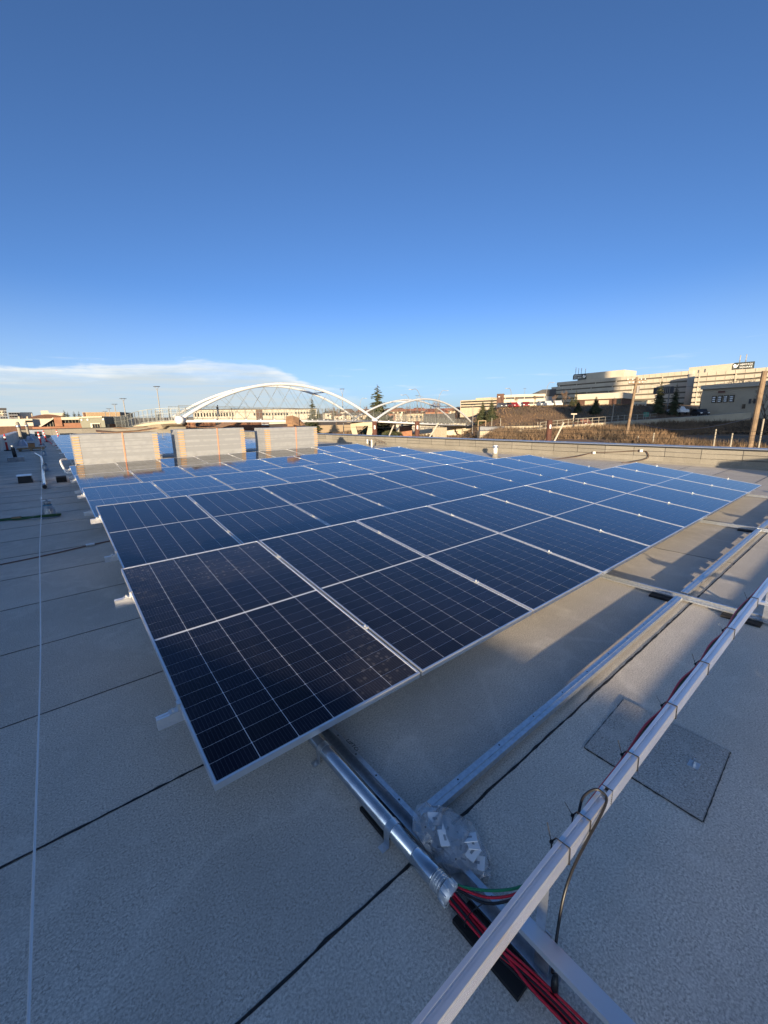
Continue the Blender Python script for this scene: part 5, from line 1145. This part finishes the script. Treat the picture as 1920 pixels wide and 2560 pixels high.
# unseen buildings added behind the camera to shade the slope and office wing
def shade_block(name, label, s0, s1, t0, dt, top):
    sd_ = Vector((SDIR.x, SDIR.y, 0)).normalized(); sx = Vector((sd_.y, -sd_.x, 0))
    c = sx*((s0+s1)/2)-sd_*t0; z0 = gz(c.x, c.y); t = thing(name, label, 'building', (c.x, c.y, z0))
    MB().obox(Vector((c.x, c.y, (z0-1+top)/2)), sx*((s1-s0)/2), sd_*(dt/2), Vector((0,0,(top-z0+1)/2))).build('wall', M['beige'], t)
    MB().obox(Vector((c.x, c.y, top+0.25)), sx*((s1-s0)/2+0.3), sd_*(dt/2+0.3), Vector((0,0,0.24))).build('roof', M['darkroof'], t)
    for k in range(8):
        for j in range(3):
            q = c+sx*((s1-s0)*(k+0.5)/8-(s1-s0)/2)+sd_*(dt/2+0.03); MB().obox(Vector((q.x, q.y, z0+2+3.2*j)), sx*((s1-s0)/28), sd_*0.025, Vector((0,0,0.8))).build('window', M['glass'], t)
shade_block('apartment_block', 'broad unseen building behind the camera, added to shade the slope', 34, 80, 40, 14, 20.5)
shade_block('shade_tower', 'tall unseen building behind the camera, added to shade the office wing', 52, 74, 70, 14, 50)

# ------------------------------------------------------------------ vegetation
def spruce(px, D, py_top, label, seed, rw=0.26, base=None, mdl='pine', grp='spruce trees on the slopes'):
    p = gp(px, D) if base is None else base; top = at(px, py_top, D).z; H = top-p.z; q = random.Random(seed)
    t = thing('spruce_tree', label, 'tree', p, grp)
    MB().tube([p-Vector((0,0,0.3)), p+Vector((0,0,H*0.5)), p+Vector((0,0,H*0.97))], [H*0.022, H*0.013, H*0.002], 7).build('trunk', M['bark'], t)
    mb = MB(); tiers = 24
    for i in range(tiers):
        u = (i+0.3)/tiers; z = p.z+H*(0.08+0.92*u); rad = 1.35*H*rw*(1-u)**0.85*q.uniform(0.72, 1.15)+0.06
        nb = int(7+12*(1-u))
        for k in range(nb):
            a = 2*math.pi*(k+q.random())/nb; l = rad*q.uniform(0.55, 1.12); d = Vector((math.cos(a), math.sin(a), 0)); s = Vector((-d.y, d.x, 0)); dr = -0.22-0.25*(1-u)
            o = Vector((p.x, p.y, z+q.uniform(-0.02, 0.02)*H)); nseg = 5
            for j in range(nseg):
                f0 = 0.12+0.88*j/nseg; c = o+d*(l*f0)+Vector((0,0,l*f0*dr+0.10*l*f0*f0)); w = l*0.30*(1.15-f0*0.6)
                for m_ in range(3):
                    e = c+d*(l*q.uniform(0.10, 0.30))+s*w*q.uniform(-1.5, 1.5)+Vector((0,0,-l*q.uniform(0.0, 0.22))); sd2 = s*w*0.42+Vector((0,0,w*q.uniform(-0.3, 0.3)))
                    mb.add([c-sd2, c+sd2, e+sd2*0.25, e-sd2*0.25], [(0,1,2,3)])
    mb.build('crown', M[mdl], t); return t
spruce(945, 100, 959, 'tall spruce standing behind the joint between the two arches', 1, 0.31)
spruce(782, 120, 991, 'spruce seen through the right half of the large arch', 2, 0.22)
spruce(1206, 108, 1000, 'left one of the two spruces beyond the bridge end', 3, 0.27); spruce(1228, 104, 996, 'right one of the two spruces beyond the bridge end', 4, 0.25)
spruce(1427, 112, 992, 'spruce at the left end of the shop building', 5, 0.24); spruce(1443, 106, 998, 'second, lower spruce in front of the shop building', 6, 0.26); spruce(1486, 104, 990, 'dark spruce in the shade right of the sign post', 7, 0.30)
spruce(1436, 121, 973, 'slim tall spruce behind the shop building corner', 17, 0.12)
spruce(1643, 104, 945, 'scraggly leaning spruce left of the billboard', 8, 0.16); spruce(1682, 104, 957, 'scraggly spruce right of the billboard', 9, 0.17)
for i, (px, py) in enumerate(((163, 1024), (171, 1028), (187, 1027), (199, 1027))): spruce(px, 210, py, ['dark conifer left in the clump behind the brick building', 'dark conifer second in the clump behind the brick building', 'conifer behind the right end of the brick building', 'conifer next to the tan corrugated building'][i], 30+i, 0.26)
for i in range(34):
    px = 505+i*20.5+hs.uniform(-8, 8); D = hs.uniform(250, 520); spruce(px, D, 1045-hs.uniform(19, 31)-(8 if px > 1000 else 0), 'small conifer, %s from the left on the far rise behind the bridge' % nth(i), 50+i, 0.2, grp='conifers on the far rise')
def bare_tree(px, D, py_top, label, seed, spread=0.5, grp='bare trees'):
    p = gp(px, D); H = at(px, py_top, D).z-p.z; q = random.Random(seed); t = thing('bare_tree', label, 'tree', p, grp)
    tk = MB(); cr = MB(); tk.tube([p-Vector((0,0,0.2)), p+Vector((0,0,H*0.35))], [H*0.02, H*0.013], 6)
    def grow(o, d, l, r, lv):
        e = o+d*l; (tk if lv == 0 else cr).tube([o, e], [r, r*0.6], 4 if lv < 2 else 3, False)
        if lv == 4: return
        for k in range(3):
            nd = (d+Vector((q.uniform(-1, 1), q.uniform(-1, 1), q.uniform(-0.2, 0.6)))*spread).normalized(); grow(o+d*l*q.uniform(0.55, 1), nd, l*q.uniform(0.6, 0.8), max(0.012, r*0.58), lv+1)
    for k in range(4): grow(p+Vector((0,0,H*q.uniform(0.2, 0.34))), Vector((q.uniform(-0.5, 0.5), q.uniform(-0.5, 0.5), 1)).normalized(), H*0.26, H*0.010, 0)
    tk.build('trunk', M['bark'], t); cr.build('crown', M['twig'], t)
for i, (px, D, py, lb) in enumerate([(1000, 150, 1002, 'bare tree right of the tall spruce'), (905, 170, 1008, 'bare tree left of the tall spruce'), (1090, 180, 992, 'bare tree behind the top of the smaller arch'), (840, 160, 1010, 'bare brown tree behind the large arch end'), (1290, 134, 990, 'bare tree in front of the parking structure'), (1335, 132, 986, 'wide bare tree right of the parking structure'), (1382, 130, 984, 'bare tree left of the stepped office wing'), (1405, 128, 975, 'tall bare tree before the shaded office wing'), (1412, 127, 985, 'thin bare tree beside the tall one at the office wing'), (1835, 120, 935, 'bare tree before the sunlit office wing'), (1850, 118, 940, 'second bare tree before the sunlit office wing'), (1745, 122, 968, 'bare sapling beside the grey shop building'), (1912, 80, 958, 'twiggy tree cut by the right edge'), (1130, 210, 1008, 'bare tree near the red-roofed building'), (55, 150, 1030, 'bare tree behind the long cream building')]): bare_tree(px, D, py, lb, 200+i)

# dry grass and brush on the slope and the flat below it
def brush():
    q = random.Random(77); mb = MB()
    for i in range(26000):
        px = q.uniform(1130, 1990); D = 44+86*q.random()**1.15; p = gp(px, D)
        patch_ = math.sin(p.x*0.21+1)*math.cos(p.y*0.27)+0.6*math.sin(p.x*0.07+p.y*0.11)
        if D < 92:
            if patch_ < -0.55: continue
            hh = q.uniform(0.35, 1.1)*(1+0.3*patch_)
        else: hh = q.uniform(0.22, 0.55)
        w = hh*q.uniform(0.25, 0.6); a = q.uniform(0, 3.14); d = Vector((math.cos(a), math.sin(a), 0))
        for m_ in range(3):
            tip = p+Vector((q.uniform(-1, 1)*w, q.uniform(-1, 1)*w, hh*q.uniform(0.6, 1))); o = p+Vector((q.uniform(-1, 1)*w*0.6, q.uniform(-1, 1)*w*0.6, -0.05)); mb.add([o-d*0.05, o+d*0.05, tip], [(0,1,2)])
    tag(mb.build('dry_grass', M['brush']), 'dry brown grass and brush covering the slope', 'grass', kind='stuff')
    mb = MB()
    for i in range(9000):
        px = q.uniform(760, 1200); D = q.uniform(75, 190); p = gp(px, D); hh = q.uniform(0.4, 1.4)
        if math.sin(p.x*0.15)*math.cos(p.y*0.2) < -0.1: continue
        for m_ in range(3):
            a = q.uniform(0, 3.14); d = Vector((math.cos(a), math.sin(a), 0)); tip = p+Vector((q.uniform(-1, 1)*hh*0.5, q.uniform(-1, 1)*hh*0.5, hh*q.uniform(0.6, 1))); mb.add([p-d*0.08, p+d*0.08, tip], [(0,1,2)])
    tag(mb.build('dry_brush', M['brush']), 'bare brown brush on the flat ground beyond the bridge', 'brush', kind='stuff')
brush()

# ------------------------------------------------------------------ poles, lamps, wires
def lamp_post(px, D, py_top, label, style='disc', base=None, r=0.07, py_base=None):
    p = gp(px, D) if py_base is None else at(px, py_base, D)
    if style == 'arm': q0 = p
    top = at(px, py_top, D); top.x, top.y = p.x, p.y
    t = thing('lamp_post', label, 'lamp post', p, 'lamp posts around the bridge'); H = top.z-p.z; u = Vector((_r.x, _r.y, 0))
    if style == 'disc':
        MB().tube([p, p+Vector((0,0,H*0.90))], [r*1.3, r], 8).build('pole', M['pole'], t)
        hd = MB().lathe([(0.52, H-0.05), (0.55, H-0.03), (0.50, H)], (p.x, p.y, p.z), 14)
        for s in (-1, 1): hd.tube([p+Vector((0,0,H*0.90)), p+u*0.34*s+Vector((0,0,H-0.04))], 0.035, 5)
        hd.build('lamp_head', M['pole'], t)
    else:
        s = 1 if style == 'armr' else -1; w = H*0.22
        MB().tube(catmull([p, p+Vector((0,0,H*0.6)), p+Vector((0,0,H*0.85))+u*s*w*0.12, top+u*s*w*0.5, top+u*s*w+Vector((0,0,-H*0.01))], 5), r, 7).build('pole', M['pole'], t)
        MB().bar(top+u*s*w, top+u*s*(w+0.7), 0.28, 0.14).build('lamp_head', M['pole'], t)
lamp_post(404, 79, 966, 'lamp post on the curved bridge approach, nearest of the row', py_base=1058)
lamp_post(318, 82, 996, 'second lamp post along the bridge approach', py_base=1065); lamp_post(294, 96, 1010, 'third lamp post along the bridge approach', py_base=1062); lamp_post(278, 110, 1021, 'fourth lamp post along the bridge approach', py_base=1060); lamp_post(267, 124, 1028, 'farthest lamp post along the bridge approach', py_base=1058)
lamp_post(858, 90, 972, 'lamp post behind the right part of the large arch'); lamp_post(1043, 110, 989, 'lamp post rising behind the smaller arch'); lamp_post(1182, 96, 1012, 'short lamp post at the right end of the bridge'); lamp_post(20, 130, 1054, 'lamp post before the long cream building')
lamp_post(1053, 120, 973, 'curved street light high over the smaller arch', 'arml'); lamp_post(1026, 150, 987, 'curved street light left of the smaller arch top', 'arml'); lamp_post(1095, 160, 977, 'street light curving right behind the smaller arch', 'armr'); lamp_post(900, 190, 996, 'small curved street light left of the tall spruce', 'armr'); lamp_post(1062, 220, 991, 'far small street light behind the smaller arch', 'arml')
lamp_post(1362, 160, 957, 'street light beside the office building left end', 'armr'); lamp_post(1275, 138, 971, 'street light in front of the parking structure', 'arml'); lamp_post(1308, 170, 971, 'straight light pole on the parking roof', 'disc', r=0.05)
def post(name, px, D, y0, y1, w, m, label, cat, capm=None, lean=0, py_base=None):
    p = gp(px, D); top = at(px, y1, D); top.x, top.y = p.x+lean*_r.x, p.y+lean*_r.y; t = thing(name, label, cat, p)
    MB().tube([p-Vector((0,0,0.2)), top], [w*1.08, w], 10).build('shaft', M[m], t)
    if capm: MB().tube([top-Vector((0,0,0.55))-Vector((_f.x, _f.y, 0))*w*0.6, top-Vector((0,0,0.30))-Vector((_f.x, _f.y, 0))*w*0.6], w*0.5, 6).build('marker', M[capm], t)
    return t, top
for px, y1, lb in ((936, 1053, 'rusty brown steel post before the middle bridge pier'), (1043, 1053, 'rusty brown steel post below the smaller arch'), (1375, 1050, 'rusty brown steel post before the dry slope')): post('steel_post', px, 30, 0, y1, 0.17, 'rust', lb, 'post', 'white')
def guy(px0, y0, px1, y1, D, label, nm='guy_tube', w=0.055, m='cream'):
    a = at(px0, y0, D); b_ = at(px1, y1, D-2); single(MB().tube([a, b_], w, 7), nm, M[m], label, 'pole', org=a)
guy(984, 1064, 955, 1130, 31, 'slanted pale tube left of the post under the smaller arch'); guy(1096, 1058, 1050, 1130, 31, 'slanted pale tube right of the post under the smaller arch'); guy(1409, 1057, 1375, 1125, 31, 'slanted pale tube right of the post before the slope')
def utility(px, D, y1, w, lean, label, arm=True):
    t, top = post('utility_pole', px, D, 0, y1, w, 'polewood', label, 'utility pole', lean=lean); u = Vector((_r.x, _r.y, 0)); p = gp(px, D); ax = (top-p)
    if arm:
        for f, l in ((0.95, 1.2), (0.90, 0.9)):
            c = p+ax*f; MB().bar(c-u*l, c+u*l, 0.10, 0.12).build('crossarm', M['polewood'], t)
            for s in (-0.9, -0.4, 0.5, 0.9): MB().lathe([(0.05, 0.061), (0.07, 0.12), (0.03, 0.22)], c+u*l*s, 7).build('insulator', M['white'], t)
        c = p+ax*0.80; MB().tube([c+u*0.35-Vector((0,0,0.4)), c+u*0.35+Vector((0,0,0.4))], 0.22, 8).build('transformer', M['pole'], t)
    return t, top
_, tA = utility(1571, 62, 944, 0.15, 0.5, 'wooden utility pole with crossarms, the left one on the slope'); _, tB = utility(1886, 36, 929, 0.145, 0.12, 'thick wooden utility pole near the right edge', False)
def wire(a, b_, sag, label, r=0.014, m='darkmetal', name='overhead_wire'):
    P = [Vector(a).lerp(Vector(b_), k/16)-Vector((0,0,4*sag*(k/16)*(1-k/16))) for k in range(17)]; single(MB().tube(P, r, 5), name, M[m], label, 'wire', 'overhead wires', org=a)
wire(at(1571, 1043, 60), at(1884, 1043, 36), 1.1, 'overhead wire sagging between the two utility poles', 0.02, 'pole')
wire(tA+Vector((0,0,-0.4)), tB+Vector((0,0,-0.3)), 0.7, 'upper overhead wire between the two utility poles', 0.012)
for k, (y0, y1, lb) in enumerate(((1064, 1078, 'uppermost rail wire crossing low over the parapet'), (1074, 1088, 'middle rail wire crossing low over the parapet'), (1086, 1096, 'lowest rail wire crossing low over the parapet'))): wire(at(1140, y0, 36), at(2050, y1, 33), 0.15, lb, 0.011)
wire(at(860, 1068, 40), at(1400, 1062, 33), 0.1, 'rail wire crossing under the bridge', 0.011)
for px, y1, D, w, lb in ((1795, 1073, 44, 0.05, 'thin pale post below the shaded slope'), (1838, 1083, 42, 0.05, 'short pale post left of the thick utility pole'), (1910, 1047, 34, 0.045, 'tall thin pale post right of the thick utility pole'), (1640, 1082, 50, 0.06, 'short post with a white cap at the foot of the slope'), (1601, 1090, 52, 0.05, 'stubby pale post at the foot of the slope'), (1230, 1045, 84, 0.06, 'white post beside the bridge end spruces'), (1252, 1046, 90, 0.06, 'white sign post on the lit slope'), (1345, 1055, 80, 0.05, 'white post beside the ramp'), (1531, 1010, 96, 0.08, 'light pole on the shaded slope')): post('marker_post', px, D, 0, y1, w, 'gravelpost', lb, 'post')
t, top = post('sign_post', 1434, 88, 0, 1035, 0.07, 'cream', 'pale T-shaped sign post on the slope', 'sign'); u = Vector((_r.x, _r.y, 0)); MB().obox(top, u*0.55, Vector((_f.x, _f.y, 0))*0.05, Vector((0,0,0.10))).build('crossbar', M['cream'], t)
t, top = post('road_sign', 1614, 92, 0, 1030, 0.05, 'pole', 'green road sign on the shaded slope', 'sign'); MB().obox(top-Vector((0,0,0.45)), u*0.5, Vector((_f.x, _f.y, 0))*0.03, Vector((0,0,0.42))).build('sign_face', M['greensign'], t)
t, top = post('yellow_gantry', 1196, 92, 0, 1052, 0.08, 'tan', 'small yellow frame beside the bridge end', 'frame'); MB().bar(top, top+u*1.6, 0.14, 0.14).build('beam', M['tan'], t); MB().bar(top+u*1.6, top+u*1.6-Vector((0,0,3)), 0.14, 0.14, u).build('leg', M['tan'], t)

# ramp with its railing on the slope, retaining wall, far road
def ramp():
    t = thing('ramp_wall', 'pale concrete ramp with a metal railing climbing the slope', 'ramp', (0,0,0)); ORG[t.name] = Vector((0,0,0))
    P = [at(px, py, D) for px, py, D in ((1200, 1078, 74), (1290, 1076, 74), (1350, 1071, 76), (1420, 1063, 79), (1480, 1059, 82), (1560, 1053, 86), (1640, 1048, 90), (1760, 1040, 95), (1880, 1030, 100))]
    for a, b_ in zip(P, P[1:]):
        MB().prism([Vector((a.x, a.y, gz(a.x, a.y)-0.5)), Vector((b_.x, b_.y, gz(b_.x, b_.y)-0.5)), b_, a], Vector((_f.x, _f.y, 0))*2.2).build('ramp_slab', M['concrete'], t)
    tp = MB()
    for a, b_ in zip(P[2:6], P[3:7]):
        z = Vector((0,0,1)); tp.bar(a+z*1.0, b_+z*1.0, 0.06, 0.06); tp.bar(a+z*0.5, b_+z*0.5, 0.04, 0.04)
        for k in range(5): p = a.lerp(b_, k/5); MB().bar(p, p+z*1.0, 0.07, 0.07, b_-a).build('railing_post', M['gravelpost'], t)
    tp.build('handrail', M['gravelpost'], t)
    MB().prism([at(1200, 1066, 80), at(1262, 1066, 80), at(1262, 1076, 80), at(1200, 1076, 80)], Vector((_f.x, _f.y, 0))*1.0).build('retaining_wall', M['greywall'], t)
    MB().prism([at(1262.4, 1066, 80), at(1356, 1064, 80), at(1356, 1073, 80), at(1262.4, 1076, 80)], Vector((_f.x, _f.y, 0))*1.0).build('retaining_wall', M['concrete'], t)
ramp()
# white low boundary strip and gravel bank below the bridge
for i, (px0, px1, D, y0, y1, m_, lb) in enumerate([(790, 940, 150, 1066, 1062, 'gravel', 'pale gravel bank under the large arch'), (1058, 1138, 170, 1043, 1034, 'asphalt', 'dark fenced bank behind the smaller arch'), (990, 1165, 120, 1062, 1059, 'cream', 'long pale platform edge under the smaller arch')]):
    a, b_, u_, n_ = frame_at(px0, px1, D, D); z0, z1 = at((px0+px1)/2, y0, D).z, at((px0+px1)/2, y1, D).z; t = thing('low_wall', lb, 'wall', a)
    MB().prism([Vector((a.x, a.y, z0-3)), Vector((b_.x, b_.y, z0-3)), Vector((b_.x, b_.y, z1)), Vector((a.x, a.y, z1))], n_*1.5).build('wall', M[m_], t)
b = Bld('brick_kiosk', 'small orange brick hut under the smaller arch', 998, 1030, 104, 104, 'hut'); b.box('wall', M['brick'], 0, 1, b.z0-0.5, b.zat(1066), 0, 5); b.box('roof', M['darkroof'], -0.05, 1.05, b.zat(1066)+0.01, b.zat(1064), -0.4, 5.4)
for k in range(8):
    a = at(1085+4.2*k, 1068, 84+k*1.6); g0 = gz(a.x, a.y); single(MB().bar(Vector((a.x, a.y, g0-0.2)), a, 0.35, 0.35), 'timber_crib', M['concrete'], 'pale concrete stub, %s in the row under the smaller arch end' % nth(k), 'post', 'row of concrete stubs', org=(a.x, a.y, g0))

# cars parked on the hilltop
def car(px, D, col, label, seed):
    p = gp(px, D); q = random.Random(seed); t = thing('parked_car', label, 'car', p, 'cars parked on the hilltop'); a = R(q.uniform(72, 100)); u = Vector((math.cos(a-YAW), math.sin(a-YAW), 0)); u = -u if u.dot(_f) > 0 else u; n = Vector((-u.y, u.x, 0)); n = -n if n.dot(_f) < 0 else n
    m_ = mat('car_paint', col, 0.3, coat=0.6)
    prof = [(-2.2, 0.35), (2.2, 0.35), (2.25, 0.7), (1.9, 0.92), (1.1, 0.98), (0.5, 1.48), (-1.1, 1.50), (-1.8, 1.0), (-2.25, 0.9)]
    MB().prism([p+u*x+Vector((0,0,z_))-n*0.85 for x, z_ in prof], n*1.7).build('body', m_, t)
    MB().prism([p+u*x+Vector((0,0,z_))-n*0.87 for x, z_ in ((1.0, 1.0), (0.48, 1.42), (-1.05, 1.44), (-1.6, 1.02))], n*1.74).build('window', M['glass'], t)
    for x in (-1.4, 1.4):
        for s in (-0.80, 0.62):
            c = p+u*x+n*s+Vector((0,0,0.33)); w = MB().tube([c, c+n*0.2], 0.33, 12).build('wheel', M['rubber'], t); MB().tube([c-n*0.01, c+n*0.21], 0.18, 10).build('rim', M['bolt'], w)
    for s in (-0.6, 0.6): MB().obox(p+u*2.24+n*s+Vector((0,0,0.72)), u*0.03, n*0.16, Vector((0,0,0.07))).build('headlight', M['white'], t)
for i, (px, D, c, lb) in enumerate([(1253, 120, (0.05, 0.05, 0.06), 'dark car at the left end of the hilltop parking'), (1272, 120, (0.04, 0.045, 0.05), 'second dark car from the left on the hilltop'), (1281, 117, (0.22, 0.02, 0.02), 'bright red car on the hilltop edge'), (1289, 120, (0.6, 0.6, 0.6), 'silver car right of the bright red one'), (1300, 121, (0.5, 0.5, 0.5), 'grey-white car in the middle of the hilltop parking'), (1312, 119, (0.16, 0.025, 0.025), 'dark red car on the hilltop'), (1352, 121, (0.25, 0.26, 0.28), 'grey car right of the wide bare tree'), (1365, 118, (0.5, 0.5, 0.5), 'white car before the office building corner'), (1391, 118, (0.5, 0.5, 0.5), 'white car alone near the shop building'), (1748, 104, (0.03, 0.03, 0.035), 'black car before the grey shop building'), (1692, 105, (0.7, 0.7, 0.7), 'white car in the shade right of the billboard'), (1457, 84, (0.22, 0.10, 0.06), 'brown car on the ramp road')]): car(px, D, c, lb, 300+i)
# marker lettering on the base channel
def note():
    cu_ = bpy.data.curves.new('note', 'FONT'); cu_.body = 'LIPTO'; cu_.size = 0.035; cu_.extrude = 0.0002
    ob = bpy.data.objects.new('tmp', cu_); COL.objects.link(ob); bpy.context.view_layer.update(); me = bpy.data.meshes.new_from_object(ob.evaluated_get(bpy.context.evaluated_depsgraph_get())); bpy.data.objects.remove(ob)
    par = [o for o in COL.objects if o.name == 'base_channel'][0]; o = bpy.data.objects.new('marker_note', me); COL.objects.link(o); me.materials.clear(); me.materials.append(M['black']); o.parent = par
    o.matrix_local = Matrix.Translation(Vector((0.632, 0.02, 0.0775))-ORG[par.name]) @ Matrix.Rotation(R(-90), 4, 'Z') @ Matrix.Diagonal((1, 0.75, 1, 1))
note()
